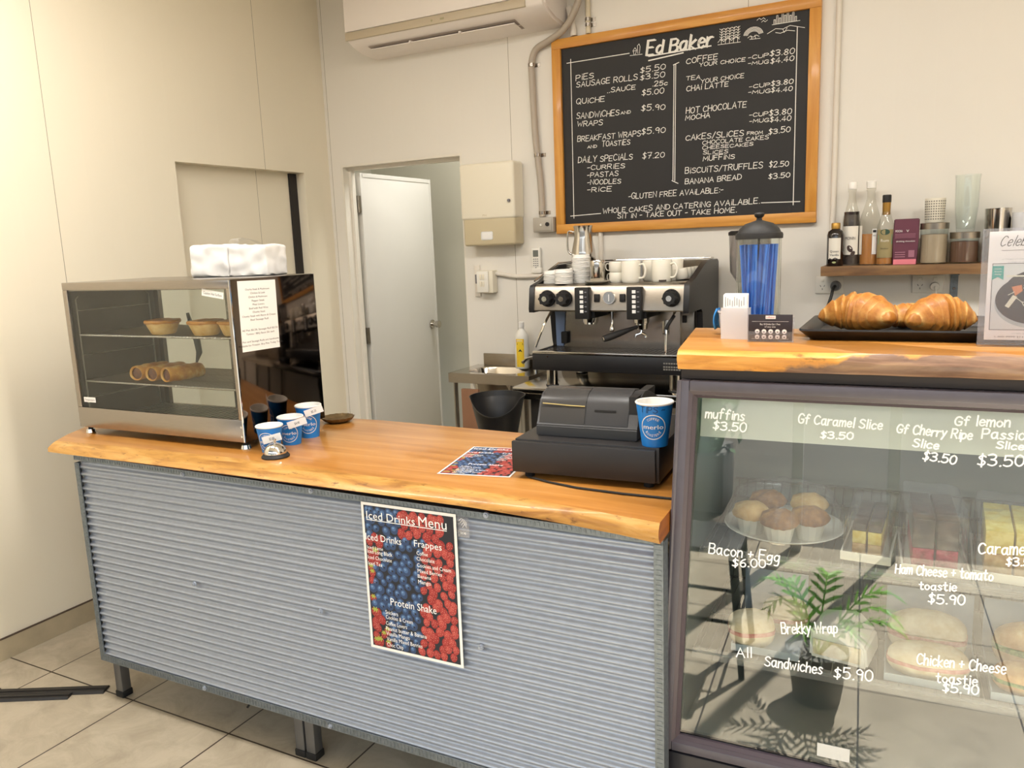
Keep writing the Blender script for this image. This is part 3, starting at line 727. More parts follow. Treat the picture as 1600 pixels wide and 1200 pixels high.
pie = thing('meat_pie', 'leftmost of the three golden pies on the top wire shelf', 'pie', warm_at(.392, .075, .3585), 0, 'pies in the warmer')
b = MB(); b.lathe([(.0, 0), (.037, 0), (.042, .006), (.052, .034), (.053, .040)], 32); 
for v in b.bm.verts: v.co.x += .002*noise.noise(v.co*40); v.co.y += .002*noise.noise(v.co*37)
b.build('crust', M['crust'], pie)
b = MB(); b.lathe([(.050, .036), (.058, .038), (.0602, .043), (.057, .048), (.045, .0475), (.027, .051), (0, .053)], 36, cap=False)
for v in b.bm.verts: v.co.z += .0022*noise.noise(v.co*45)
b.build('lid', M['pietop'], pie)
dup(pie, warm_at(.598, .072, .3585), .8, 'middle pie of three on the top wire shelf, nearer the right')
dup(pie, warm_at(.724, .080, .3585), 1.9, 'pie at the right end of the top wire shelf, partly behind the frame')
def sausage_roll(loc, rz, label):
    t = thing('sausage_roll', label, 'sausage roll', loc, rz, 'sausage rolls in the warmer')
    b = MB(); n = 22; prof = []
    for i in range(13):
        x = -.066 + .132*i/12; row = []
        k = 1 - .10*abs(i-6)/6 + .05*math.sin(i*1.9)
        for j in range(n):
            a = 2*PI*j/n; ry, rzz = .0335*k, .031*k
            y, z = ry*math.cos(a), rzz*math.sin(a)
            if z < 0: z *= .78
            d = .0035*noise.noise((x*40, math.cos(a)*2, math.sin(a)*2+7)); row.append(b.bm.verts.new((x, y*(1+d*12), z*(1+d*12) + .0255)))
        if prof:
            for j in range(n): b.bm.faces.new((prof[j], prof[(j+1) % n], row[(j+1) % n], row[j]))
        else: first = row
        prof = row
    for ring, sg in ((first, -1), (prof, 1)):
        inner = [b.bm.verts.new((v.co.x - sg*.004, v.co.y*.80, (v.co.z-.0255)*.80+.0255)) for v in ring]
        for j in range(n): b.bm.faces.new((ring[j], ring[(j+1) % n], inner[(j+1) % n], inner[j]) if sg > 0 else (ring[j], inner[j], inner[(j+1) % n], ring[(j+1) % n]))
    zm = min(v.co.z for v in b.bm.verts)
    for v in b.bm.verts: v.co.z -= zm
    b.build('pastry', M['puff'], t)
    for sg in (-1, 1):
        b = MB(); b.lathe([(0, .004), (.012, .003), (0.0265, -.001), (.0265, -.006)], 16, cap=False); b.xf(T_((sg*.058, 0, .0255-zm)) @ Matrix.Rotation(sg*PI/2, 4, 'Y') @ Matrix.Diagonal((.8, 1, 1, 1))); b.build('filling', M['meat'], t)
    return t
sausage_roll(warm_at(.262, .112, .1935), R(93), 'leftmost of the three sausage rolls on the lower wire shelf')
sausage_roll(warm_at(.340, .115, .1935), R(89), 'middle sausage roll of three on the lower wire shelf')
sausage_roll(warm_at(.424, .110, .1935), R(80), 'rightmost of the three sausage rolls on the lower wire shelf')

# wrapped paper towels on the warmer
def crumple(b, x0, y0, z0, x1, y1, z1, n=14, amp=.006):
    b.box(x0, y0, z0, x1, y1, z1, bev=.006, seg=2)
    bmesh.ops.subdivide_edges(b.bm, edges=[e for e in b.bm.edges if e.calc_length() > .03], cuts=n, use_grid_fill=True)
    for v in b.bm.verts:
        if v.co.z > z0+.004:
            v.co += amp*Vector((noise.noise(v.co*28), noise.noise(v.co*28+Vector((9, 2, 1))), noise.noise(v.co*30+Vector((1, 8, 3)))))
    return b
pk = thing('paper_towel_pack', 'white plastic-wrapped block of paper towels on top of the pie warmer', 'paper towels', (-2.315, 2.02, ZB+.5405), R(8))
b = crumple(MB(), -.002, -.05, 0, .156, .075, .110); b.build('wrapped_block', mat('white wrap', '#efece8', .3), pk)
b = crumple(MB(), .158, -.045, 0, .315, .072, .104); b.build('wrapped_block', bpy.data.materials['white wrap'], pk)
b = MB()
pts = [(.11, .02, .109), (.13, .01, .128), (.17, .02, .132), (.20, .015, .126), (.235, .02, .109)]
for a, c in zip(pts, pts[1:]): b.poly([a, c, (c[0], c[1]+.05, c[2]-.006), (a[0], a[1]+.05, a[2]-.006)])
b.build('loose_film', M['film'], pk)

# paper cups, price tags, bell, dish
def cup_logo(R0, R1, H, zc, half, out):
    """round badge wrapped on the cup wall"""
    b = MB()
    def P(x, y, off): 
        r = R0 + (R1-R0)*(zc+y)/(H-.006) + off; a = -PI/2 + x/r
        return (r*math.cos(a), r*math.sin(a), zc+y)
    s = half
    tmp = MB(); rg = [(s*math.cos(2*PI*i/40), s*math.sin(2*PI*i/40)) for i in range(41)]
    tmp.strokes([rg], s*.07)
    tmp.text('merlo', 0, -.16*s, 0, 1.66*s, .36*s, 0, 'c'); tmp.text('merlo', .02*s, -.16*s, .0001, 1.66*s, .36*s, 0, 'c'); tmp.box(-.5*s, -.36*s, 0, .5*s, -.33*s, .0001)
    for word, up in (('COFFEE', 1), ('ROASTERS', -1)):
        for i, chh in enumerate(word):
            a = (i-(len(word)-1)/2)*.25; q = MB(); q.text(chh, 0, -.09*s, 0, .15*s, .2*s, 0, 'c')
            q.xf((T_((.70*s*math.sin(a), .70*s*math.cos(a), 0)) @ Matrix.Rotation(-a, 4, 'Z')) if up > 0 else (T_((.70*s*math.sin(a), -.70*s*math.cos(a), 0)) @ Matrix.Rotation(a, 4, 'Z')))
            q.bm.to_mesh(_tmpme); tmp.bm.from_mesh(_tmpme); q.bm.free()
    for v in tmp.bm.verts: v.co = P(v.co.x, v.co.y, .0006 + v.co.z)
    return tmp
_tmpme = bpy.data.meshes.new('scratch')
def paper_cup(label, loc, rz, R0, R1, H, price=None, tilt=-12, tagat=(-.02, .055), group='blue paper cups', mark=None, lz=.44):
    t = thing('paper_cup', label, 'cup', loc, rz, group)
    b = MB(); b.lathe([(R0-.002, .006), (R0, 0), (R1, H-.006), (R1-.0015, H-.004)], 40, cap=False); b.lathe([(0, .006), (R0-.002, .006)], 40, cap=False)
    b.build('cup_wall', M['blue'], t)
    b = MB(); pr = [(R1-.0005, H-.006)]
    for i in range(9):
        a = PI*1.5 - i*2*PI/9 ; pr.append((R1 - .0008 + .0028*math.cos(a - PI/2), H - .003 + .0028*math.sin(a - PI/2)))
    b.lathe([(R1, H-.006), (R1+.0022, H-.0045), (R1+.0026, H-.002), (R1+.001, H), (R1-.0015, H-.001), (R1-.0024, H-.004), (R0-.0035, .01), (0, .0095)], 40, cap=False); b.build('white_lining', M['cupw'], t)
    l = cup_logo(R0, R1, H, H*lz, .029 if H < .1 else .031, 0); l.build('badge', M['cupw'], t, smooth=0)
    if mark:
        tmp = MB(); handwriting(tmp, mark, -.034, 0, .030, 0, .014, .0017)
        for v in tmp.bm.verts:
            zz = H*.80 + v.co.y; r = R0 + (R1-R0)*zz/(H-.006) + .0007; a = -PI/2 + v.co.x/r; v.co = (r*math.cos(a), r*math.sin(a), zz)
        tmp.build('pen_lettering', mat('navy pen', '#12305c', .6), t, smooth=0)
    if price:
        b = MB(); b.box(-.031, -.0115, -.0003, .031, .0115, .0003, 0); b.text(price, 0, -.004, .0005, .017, .008, 1, 'c')
        b.xf(T_((tagat[0], -(R0+(R1-R0)*tagat[1]/H)-.003, tagat[1])) @ Matrix.Rotation(R(tilt), 4, 'Y') @ STAND); b.build('price_tag', [M['paper'], M['ink']], t, smooth=0)
    return t
paper_cup('front smallest blue paper cup with a price strip, behind the bell', (-1.822, 1.790, ZB), R(24), .0275, .040, .086, '$3.80', -14, (.020, .050))
paper_cup('middle blue paper cup of the row with a price strip at its right rim', (-1.831, 1.893, ZB), R(30), .029, .0405, .092, '$4.40', -16, (.031, .076))
paper_cup('tallest rear blue paper cup of the row beside the pie warmer', (-1.842, 1.992, ZB), R(34), .030, .0420, .110, '$5.20', -16, (.024, .094))

bl = thing('service_bell', 'small chrome counter bell on a black base in front of the blue cups', 'bell', (-1.757, 1.742, ZB))
b = MB(); b.lathe([(.0, 0), (.0415, 0), (.0425, .004), (.036, .012), (.0, .012)], 36); b.build('base', M['blackm'], bl)
b = MB(); b.lathe([(.034, .0125), (.0345, .015), (.032, .024), (.026, .034), (.016, .041), (.006, .0435), (0, .044)], 36, cap=False); b.build('dome', M['chrome'], bl, smooth=80)
b = MB(); b.lathe([(.0028, .042), (.0028, .050), (.0055, .052), (.0055, .056), (0, .0575)], 14); b.build('button', M['steel2'], bl)
b = MB(); n = 48
prof = [(0, .004), (.030, .004), (.048, .010), (.058, .020), (.059, .0195), (.049, .007), (.030, 0.0), (0, 0.0)]
b.lathe(prof, n, cap=False)
for v in b.bm.verts:
    r = math.hypot(v.co.x, v.co.y)
    if r > .035:
        a = math.atan2(v.co.y, v.co.x); k = 1 + .05*math.cos(a*16)*(r-.03)/.03; v.co.x *= k; v.co.y *= k
o = b.build('fluted_dish', mat('tarnished tin', '#7d6a4c', .4, .7, var=.3, vscale=40), loc=(-1.90, 2.205, ZB)); tag(o, 'small tarnished fluted tin dish behind the pie warmer on the bench', 'dish')
b = MB(); b.tube([(0, 0, .10), (-.03, -.06, .07), (-.06, -.11, .03), (-.07, -.15, .004), (-.068, -.17, .0035)], .0035, 8)
o = b.build('power_cord', M['blackm'], WM, loc=(-.002, .30, 0))

# ------------------------------------------------------------------ till
dw = thing('cash_box', 'wide black steel cash drawer box on the right end of the timber bench', 'cash drawer', (-.968, 1.805, ZB), R(3.6))
b = MB(); b.box(.004, .010, .014, .392, .40, .105, bev=.002); b.build('housing', M['drawer'], dw)
b = MB(); b.box(0, -.006, .018, .385, .0095, .101, bev=.002); b.build('drawer_front', M['drawer'], dw)
for x, y in ((.035, .03), (.36, .03), (.035, .37), (.36, .37)):
    b = MB(); b.lathe([(.013, 0), (.013, .012), (.011, .014)], 16, (x, y, 0)); b.build('foot', M['rubber'], dw)
rg = thing('cash_register', 'charcoal plastic cash register standing on the black cash drawer', 'cash register', (-.923, 1.862, ZB+.1052), R(3.6))
rw = .275
prof = [(0, 0), (0, .030), (.006, .034), (.030, .088), (.050, .108), (.085, .117), (.125, .112), (.15, .104), (.31, .045), (.31, 0)]
b = MB(); b.prism(prof, 0, rw, 'x'); bmesh.ops.bevel(b.bm, geom=[e for e in b.bm.edges if e.calc_length() > .25], offset=.003, segments=2, affect='EDGES'); b.build('housing', M['reg'], rg)
cov = [(.0045, .036), (.0285, .090), (.049, .111), (.085, .1205), (.125, .115), (.125, .1125), (.085, .1174), (.050, .1084), (.0305, .0885), (.0065, .0345)]
b = MB(); b.prism(cov, .134, .249, 'x'); b.build('printer_cover', M['reg'], rg)
b = MB(); b.prism(cov, .006, .132, 'x'); b.build('display_hood', mat('smoked hood', '#3b3a3a', .22), rg)
b = MB(); b.box(.158, .0148, .070, .216, .0165, .0745); b.xf(T_((0, .003, 0))); b.build('finger_slot', M['blackm'], rg)
b = MB(); b.box(.250, .02, .032, .272, .20, .112); b.build('end_cheek', M['blackm'], rg)
b = MB(); b.tube([(.012, .021, .085), (.05, .0215, .0835), (.09, .0215, .0815), (.13, .022, .081)], .0016, 6); b.build('brass_edge', mat('yellowed edge', '#b9a468', .5), rg)
b = MB(); 
for i in range(3): 
    b.strokes([[(x*.009+i*.012, y*.014) for x, y in ((0, 0), (0, 1), (.8, 1), (.8, 0), (0, 0))]], .0009)
b.xf(T_((.082, .0325, .094)) @ Matrix.Rotation(R(40), 4, 'X')); b.build('display_digits', mat('dim digit', '#55524e', .5), rg)
paper_cup('blue paper tips cup standing on the black cash drawer next to the fridge', (-.599, 1.872, ZB+.1052), R(12), .032, .0455, .112, group='tips cup', mark='TIPS ~', lz=.47)
b = MB(); b.tube([(0, 0, .0035), (.07, -.025, .0035), (.16, -.045, .0035), (.28, -.05, .0035), (.41, -.045, .0035)], .003, 8)
o = b.build('till_cable', M['blackm'], loc=(-.93, 1.815, ZB)); tag(o, 'thin black cable lying along the front of the cash drawer', 'cable')

# ------------------------------------------------------------------ back wall: board
bd = thing('chalkboard', 'large black chalk menu board in a honey timber frame on the back wall', 'chalkboard', (-1.0995, YB, 2.069), R(0))
BW, BH, fw = 1.255, .941, .047
b = MB(); b.box(-BW/2+.02, -.016, -BH/2+.02, BW/2-.02, -.002, BH/2-.02); b.build('slate', M['slate'], bd)
for nm, a, m in (('frame_rail', (-BW/2, -.032, BH/2-fw, BW/2, 0, BH/2), 'pine'), ('frame_rail', (-BW/2, -.032, -BH/2, BW/2, 0, -BH/2+fw), 'pine'), ('frame_stile', (-BW/2, -.032, -BH/2+fw, -BW/2+fw, 0, BH/2-fw), 'pinev'), ('frame_stile', (BW/2-fw, -.032, -BH/2+fw, BW/2, 0, BH/2-fw), 'pinev')):
    b = MB(); b.box(*a, bev=.002); b.build(nm, M[m], bd)
CHALK = [('PiES', -506, 267, -413, 270, 31), ('SAUSAGE ROLLS', -505, 235, -191, 234, 31), ('..SAUCE', -344, 191, -201, 192, 25), ('QUiCHE', -507, 157, -359, 153, 31), ('SANDWiCHES', -508, 87, -285, 81, 33), ('AND', -276, 84, -226, 84, 18), ('WRAPS', -504, 50, -371, 44, 30), ('BREAKFAST WRAPS', -505, -23, -178, -25, 32), ('AND', -452, -60, -403, -60, 19), ('TOASTiES', -376, -57, -232, -61, 30), ('DAiLY SPECiALS', -504, -125, -220, -131, 34), ('-CURRiES', -456, -163, -260, -169, 26), ('-PASTAS', -457, -199, -294, -203, 26), ('-NOODLES', -457, -235, -281, -240, 27), ('-RiCE', -458, -270, -330, -274, 27), ('$5.50', -176, 260, -54, 263, 30), ('$3.50', -177, 229, -57, 229, 28), ('.25c', -117, 194, -45, 192, 25), ('$5.00', -169, 159, -62, 157, 29), ('$5.90', -173, 88, -57, 84, 32), ('$5.90', -173, -20, -56, -20, 33), ('$7.20', -169, -133, -61, -134, 31), ('COFFEE', 45, 273, 188, 275, 28), ('YOUR CHOiCE', 105, 253, 311, 249, 22), ('-CUP', 324, 255, 411, 254, 20), ('$3.80', 417, 256, 519, 251, 30), ('-MUG', 324, 231, 411, 226, 19), ('$4.40', 420, 224, 518, 223, 28), ('TEA', 44, 201, 110, 199, 24), ('YOUR CHOiCE', 113, 179, 306, 180, 24), ('CHAi LATTE', 46, 152, 237, 152, 26), ('-CUP', 330, 131, 419, 130, 22), ('$3.80', 424, 129, 517, 129, 27), ('-MUG', 326, 108, 420, 102, 21), ('$4.40', 425, 102, 514, 99, 25), ('HOT CHOCOLATE', 44, 53, 318, 53, 30), ('MOCHA', 41, 24, 154, 24, 28), ('-CUP', 332, 9, 413, 6, 22), ('$3.80', 418, 4, 513, 3, 27), ('-MUG', 333, -18, 416, -21, 21), ('$4.40', 422, -24, 511, -24, 26), ('CAKES/SLiCES', 42, -67, 307, -70, 29), ('FROM', 323, -68, 391, -71, 17), ('$3.50', 417, -75, 509, -73, 28), ('CHOCOLATE CAKES', 121, -93, 417, -95, 23), ('CHEESECAKES', 121, -115, 350, -117, 21), ('SLiCES', 124, -137, 238, -141, 21), ('MUFFiNS', 124, -167, 268, -167, 25), ('BiSCUiTS/TRUFFLES', 39, -218, 393, -218, 31), ('$2.50', 422, -219, 505, -218, 28), ('BANANA BREAD', 39, -266, 300, -262, 29), ('$3.50', 420, -270, 512, -266, 28), ('-GLUTEN FREE AVAiLABLE:-', -242, -317, 217, -315, 30), ('WHOLE CAKES AND CATERiNG AVAiLABLE.', -377, -380, 383, -374, 29), ('SiT iN - TAKE OUT - TAKE HOME.', -301, -408, 280, -409, 28), ('Ed Baker', -147, 338, 159, 334, 58)]
CHL = [(-531, 371, -534, -395), (-552, 355, -229, 357), (530, 358, 529, -389), (391, -372, 557, -376), (-552, -384, -388, -379), (-15, 276, 11, 284), (-4, 279, -10, -246), (-12, 278, -19, -242), (-24, -245, 6, -260), (-133, 330, 159, 335), (-133, 311, 31, 323)]
for t, x0, y0, x1, y1, h in CHALK:
    if t == 'Ed Baker': continue
    b = MB(); handwriting(b, t, x0/1000, y0/1000, x1/1000, y1/1000, h/1000*(.80 if h > 24 else .70), .0030 if h > 24 else .0025, slant=.10)
    b.xf(T_((0, -.0163, 0)) @ STAND); b.build('chalk_lettering', M['chalk'], bd, smooth=0)
b = MB(); handwriting(b, 'Ed Baker', -.147, .338, .159, .334, .058, .0065, slant=.15, twice=True); b.xf(T_((0, -.0163, 0)) @ STAND); b.build('chalk_heading', M['chalk'], bd, smooth=0)
for i, (x0, y0, x1, y1) in enumerate(CHL):
    b = MB(); b.strokes([[(x0/1000, y0/1000), (x1/1000, y1/1000)]], .0055 if i in (9, 10) else .0035, .0001*i)
    b.xf(T_((0, -.0163, 0)) @ STAND); b.build('chalk_line', M['chalk'], bd, smooth=0)
# chalk sketches: grain ears, a little loaf, a skyline on a hill, birds
b = MB(); st = []
for k in range(5):
    x = .205 + k*.018; st.append([(x, .335), (x+.003, .40)])
    for q in range(5): st += [[(x+.002, .35+q*.011), (x-.007, .357+q*.011)], [(x+.002, .35+q*.011), (x+.010, .356+q*.011)]]
st += [[(.19, .335), (.29, .333)], [(.19, .345), (.205, .36), (.215, .345), (.235, .362), (.25, .345), (.27, .36), (.285, .346)]]
for q in range(5):
    a0 = [(.345 + .042*math.cos(a)*(1-q*.1), .352 + .035*math.sin(a)*(1-q*.12)) for a in [PI*(.05+.09*i) for i in range(11)]]; st.append(a0)
st += [[(.322, .345), (.332, .352), (.345, .345), (.358, .352), (.37, .345)], [(.33, .338), (.375, .336)], [(.335, .352), (.34, .337)], [(.352, .352), (.356, .336)]]
for k, hh in enumerate((.018, .034, .022, .045, .03, .052, .026, .038, .018)): x = .432 + k*.011; st += [[(x, .385), (x, .385+hh), (x+.006, .385+hh), (x+.006, .385)]]
st += [[(.425, .384), (.54, .384)], [(.405, .350), (.44, .366), (.47, .360), (.50, .370), (.56, .352)], [(.44, .350), (.46, .344), (.49, .352), (.52, .345)], [(.36, .412), (.37, .420), (.378, .412), (.388, .419), (.396, .411)], [(.38, .402), (.388, .408), (.395, .401), (.405, .407)]]
st += [[(.47, .360), (.476, .345), (.488, .362)], [(-.225, .346), (-.165, .344)], [(-.205, .348), (-.21, .366), (-.20, .378), (-.192, .366), (-.198, .348)], [(-.208, .364), (-.194, .364)], [(-.186, .35), (-.188, .385), (-.18, .392), (-.175, .38), (-.178, .35)]]
for lo, hi in ((-.3, .0), (.0, .31), (.31, .40), (.40, .6)):
    b = MB(); b.strokes([q for q in st if lo <= q[0][0] < hi], .0022); b.xf(T_((0, -.0163, 0)) @ STAND); b.build('chalk_sketch', M['chalk'], bd, smooth=0)

# air conditioner
ac = thing('air_conditioner', 'white wall split air conditioner high above the doorway', 'air conditioner', (-2.815, YB, 2.597))
aw = 1.165
prof = [(0, 0), (-.06, -.002), (-.14, .006), (-.21, .024), (-.252, .044), (-.262, .056), (-.262, .30), (-.24, .33), (0, .335)]
b = MB(); b.prism(prof, 0, aw, 'x'); bmesh.ops.bevel(b.bm, geom=[e for e in b.bm.edges if e.calc_length() < .3 and abs(e.verts[0].co.x-e.verts[1].co.x) < 1e-4], offset=.012, segments=3, affect='EDGES')
b.build('casing', M['acw'], ac, smooth=50)
b = MB(); b.box(.006, -.272, .090, aw-.10, -.258, .325, bev=.005); b.build('front_panel', M['acw'], ac)
b = MB(); b.box(.004, -.270, .048, aw-.098, -.256, .088, bev=.003); b.build('display_band', M['acg'], ac)
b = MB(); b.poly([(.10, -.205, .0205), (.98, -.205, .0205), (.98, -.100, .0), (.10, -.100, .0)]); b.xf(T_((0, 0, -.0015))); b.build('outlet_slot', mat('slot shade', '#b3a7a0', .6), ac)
b = MB(); b.prism([(-.19, .009), (-.115, -.004), (-.115, -.007), (-.19, .005)], .11, .97, 'x'); b.build('louvre', M['acw'], ac)
for x in (.36, .66):
    b = MB(); b.box(x, -.20, .006, x+.012, -.105, .014); b.build('louvre_clip', M['acw'], ac)
b = MB(); b.text('TECO', .44, .205, 0, .045, .010); b.xf(T_((0, -.2725, 0)) @ STAND); b.build('badge', mat('badge red', '#b9705f', .5), ac, smooth=0)
b = MB(); b.disc((.55, .066, 0), .006, 10); b.box(.60, .062, 0, .622, .071, .001); b.xf(T_((0, -.2705, 0)) @ STAND); b.build('indicator', mat('indicator', '#a8a07e', .5), ac, smooth=0)

# pipework right of the air conditioner
def pipe(name, label, cat, pts, r, m, clips=(), group=None):
    t = thing(name, label, cat, pts[0], 0, group); p0 = Vector(pts[0])
    b = MB(); b.tube([Vector(p)-p0 for p in pts], r, 12); b.build('tube', m, t, smooth=60)
    for (x, y, z, hz) in clips:
        b = MB(); b.box(*(Vector((x-r-.010, YB-.003, z-.009))-p0), *(Vector((x+r+.022, YB-.0002, z+.009))-p0)) if not hz else b.box(*(Vector((x-.009, YB-.003, z-r-.008))-p0), *(Vector((x+.009, YB-.0002, z+r+.008))-p0))
        b.tube([(Vector((x+(r+.0015)*math.cos(a), y+(r+.0015)*math.sin(a), z-.008+q))-p0) for q in (0, .016) for a in [0]], .0015, 4)
        b.lathe([(r+.002, -.008), (r+.002, .008)], 14, Vector((x, y, z))-p0, cap=False); b.build('clip', M['warmsteel'], t)
    return t
def smoothpath(P, n=6):
    P = [Vector(p) for p in P]; q = [P[0]] + P + [P[-1]]; r = []
    for i in range(1, len(q)-2):
        for k in range(n):
            u = k/n; r.append(.5*((2*q[i]) + (-q[i-1]+q[i+1])*u + (2*q[i-1]-5*q[i]+4*q[i+1]-q[i+2])*u*u + (-q[i-1]+3*q[i]-3*q[i+1]+q[i+2])*u**3))
    return r + [P[-1]]
py_ = YB-.019
pipe('conduit', 'grey electrical conduit bending down from the air conditioner to the grey switch box', 'conduit', smoothpath([(-1.535, YB-.065, 3.04), (-1.54, YB-.065, 2.80), (-1.57, YB-.065, 2.67), (-1.64, YB-.057, 2.578), (-1.74, YB-.032, 2.538), (-1.815, py_, 2.512), (-1.843, py_, 2.45), (-1.843, py_, 2.36), (-1.835, py_, 2.1), (-1.815, py_, 1.88), (-1.808, py_, 1.690)]), .0165, M['pvc'], ((-1.843, py_, 2.44, 0), (-1.826, py_, 2.0, 0), (-1.809, py_, 1.71, 0)))
pipe('insulated_hose', 'short thick black insulated hose leaving the right end of the air conditioner', 'hose', smoothpath([(-1.60, YB-.13, 3.04), (-1.598, YB-.13, 2.86), (-1.605, YB-.13, 2.76), (-1.612, YB-.13, 2.72)]), .028, M['blackm'])
pipe('white_pipe', 'white drain pipe dropping behind the top left corner of the chalkboard', 'pipe', smoothpath([(-1.632, YB-.0175, 2.68), (-1.622, YB-.0175, 2.63), (-1.613, YB-.0175, 2.58), (-1.61, YB-.0175, 2.545)], 4), .016, M['wpipe'])
pipe('clipped_pipe', 'narrow ivory pipe with a double clip running up from the chalkboard top edge', 'pipe', [(-1.535, YB-.015, 2.545), (-1.535, YB-.015, 2.80), (-1.535, YB-.015, 3.04)], .012, mat('ivory pipe', '#d9cdb2', .45), ((-1.535, YB-.015, 2.585, 0), (-1.535, YB-.015, 2.61, 0)))
pipe('wall_conduit', 'tall white conduit running up the wall right of the chalkboard', 'conduit', [(-.404, YB-.0125, 1.415), (-.404, YB-.0125, 2.2), (-.404, YB-.0125, 3.04)], .012, M['wpipe'])
pipe('short_conduit', 'white conduit under the chalkboard going down behind the coffee machine', 'conduit', [(-1.492, YB-.0125, 1.10), (-1.492, YB-.0125, 1.40), (-1.492, YB-.0125, 1.598)], .012, M['wpipe'])

b = MB(); b.box(-.058, -.05, -.038, .058, 0, .038, bev=.005); o1 = b.build('switch_box', M['gbox'], None)
o1.location = (-1.793, YB, 1.648); tag(o1, 'grey switch box on the wall at the chalkboard bottom left corner', 'switch box')
b = MB(); b.box(-.05, -.054, -.030, .05, -.050, .030, bev=.001); pl = b.build('cover', M['gbox'], o1)
b = MB(); b.cyl((-.008, -.054, 0), (-.008, -.060, 0), .006, n=12); b.build('toggle', M['white'], o1)
b = MB(); b.cyl((.028, -.054, .002), (.028, -.062, .002), .010, n=14); b.build('knob', M['blackm'], o1)

# towel dispenser
td = thing('towel_dispenser', 'ivory paper towel dispenser on the wall right of the doorway', 'towel dispenser', (-2.245, YB, 1.553))
tw = .325
b = MB(); b.box(0, -.115, .135, tw, 0, .425, bev=.016, seg=4); b.build('cover', M['cream'], td, smooth=50)
b = MB(); b.box(.008, -.108, 0, tw-.006, 0, .150, bev=.014, seg=4); b.build('smoked_window', M['smoke'], td, smooth=50)
b = MB(); b.box(.118, -.112, .030, .188, -.104, .074, bev=.008, seg=3); b.build('towel_tongue', M['paper'], td)
b = MB(); b.cyl((tw-.03, -.113, .225), (tw-.03, -.124, .225), .008, n=12); b.build('lock', M['inkg'], td)
b = MB(); b.text('PH', .135, .152, 0, .022, .010); b.xf(T_((0, -.1155, 0)) @ STAND); b.build('badge', M['smoke'], td, smooth=0)
# isolator, its pipe, remote
iso = thing('isolator_switch', 'ivory isolator switch box on the wall below the towel dispenser', 'switch', (-2.238, YB, 1.30))
b = MB(); b.box(0, -.012, -.02, .034, 0, .150, bev=.002); b.build('back_plate', M['wpipe'], iso)
b = MB(); b.box(.008, -.020, .05, .026, -.012, .10, bev=.002); b.text('LM2', .0, 0, 0, .001, .001) ; b.build('catch', M['inkg'], iso)
b = MB(); b.box(.042, -.058, .0, .140, 0, .122, bev=.006); b.build('box', M['cream'], iso)
b = MB(); b.box(.046, -.070, .004, .118, -.058, .118, bev=.004); b.build('cover', M['white'], iso)
for z in (.036, .074):
    for x in (.067, .083):
        b = MB(); b.box(x, -.074, z, x+.012, -.070, z+.028, bev=.001); b.build('rocker', M['cream'], iso)
pipe('switch_conduit', 'white conduit running from the isolator switch towards the coffee machine', 'conduit', smoothpath([(-2.099, YB-.014, 1.402), (-2.06, YB-.014, 1.398), (-2.0, YB-.014, 1.388), (-1.94, YB-.014, 1.385), (-1.80, YB-.014, 1.388), (-1.60, YB-.014, 1.39)], 4), .0115, M['wpipe'])
rm = thing('remote_control', 'white air conditioner remote control in a wall holder left of the chalkboard', 'remote control', (-1.878, YB, 1.40))
b = MB(); b.box(-.004, -.028, 0, .056, 0, .028, bev=.003); b.build('holder', M['white'], rm)
b = MB(); b.box(0, -.024, .004, .050, -.004, .132, bev=.004); b.build('handset', M['white'], rm)
b = MB(); b.box(.010, -.0255, .086, .040, -.0238, .120); b.build('screen', mat('lcd', '#6f726c', .3), rm)
for j in range(5):
    for i in range(3):
        if j == 4 and i != 1: continue
        b = MB(); b.box(.010+i*.011, -.0262, .072-j*.011, .017+i*.011, -.0238, .076-j*.011, bev=.0008); b.build('button', M['inkg'], rm)

# ------------------------------------------------------------------ hand basin
sk = thing('hand_basin', 'small stainless steel hand basin bench on the back wall left of the coffee machine', 'sink', (-2.243, 3.50, .90))
sw, sd = .475, .318
b = MB()
def ring_pts(n, cx, cy, rx, ry, z, p=3.2):
    out = []
    for i in range(n):
        a = 2*PI*(i+.5)/n; c, s_ = math.cos(a), math.sin(a)
        out.append((cx + rx*math.copysign(abs(c)**(2/p), c), cy + ry*math.copysign(abs(s_)**(2/p), s_), z))
    return out
nr = 40
outer = []
for i in range(nr):
    a = 2*PI*(i+.5)/nr; c, s_ = math.cos(a), math.sin(a); k = max(abs(c)/(sw/2), abs(s_)/(sd/2)); outer.append((sw/2 + c/k, sd/2 + s_/k, 0))
rings = [outer, ring_pts(nr, .225, .15, .165, .105, 0), ring_pts(nr, .225, .15, .160, .100, -.008), ring_pts(nr, .225, .15, .13, .08, -.12), ring_pts(nr, .225, .15, .03, .02, -.13)]
vr = [[b.bm.verts.new(p) for p in r] for r in rings]
for r0, r1 in zip(vr, vr[1:]):
    for i in range(nr): b.bm.faces.new((r0[i], r0[(i+1) % nr], r1[(i+1) % nr], r1[i]))
b.bm.faces.new(vr[-1]); bmesh.ops.recalc_face_normals(b.bm, faces=b.bm.faces)
b.build('basin', M['steel2'], sk, smooth=50)
b = MB(); b.box(0, -.002, -.050, sw, .0, .0015); b.box(0, 0, -.050, .002, sd, 0); b.box(sw-.002, 0, -.050, sw, sd, 0); b.build('apron', M['steel'], sk)
b = MB(); b.lathe([(.15, -.05), (.14, -.12), (.10, -.155), (.04, -.165)], 28, (.225, .15, 0), sx=1, sy=.7); b.build('bowl_underside', M['steel'], sk)
b = MB(); b.box(.04, sd-.010, 0, sw, sd, .064, bev=.002); b.build('splashback', M['steel'], sk)
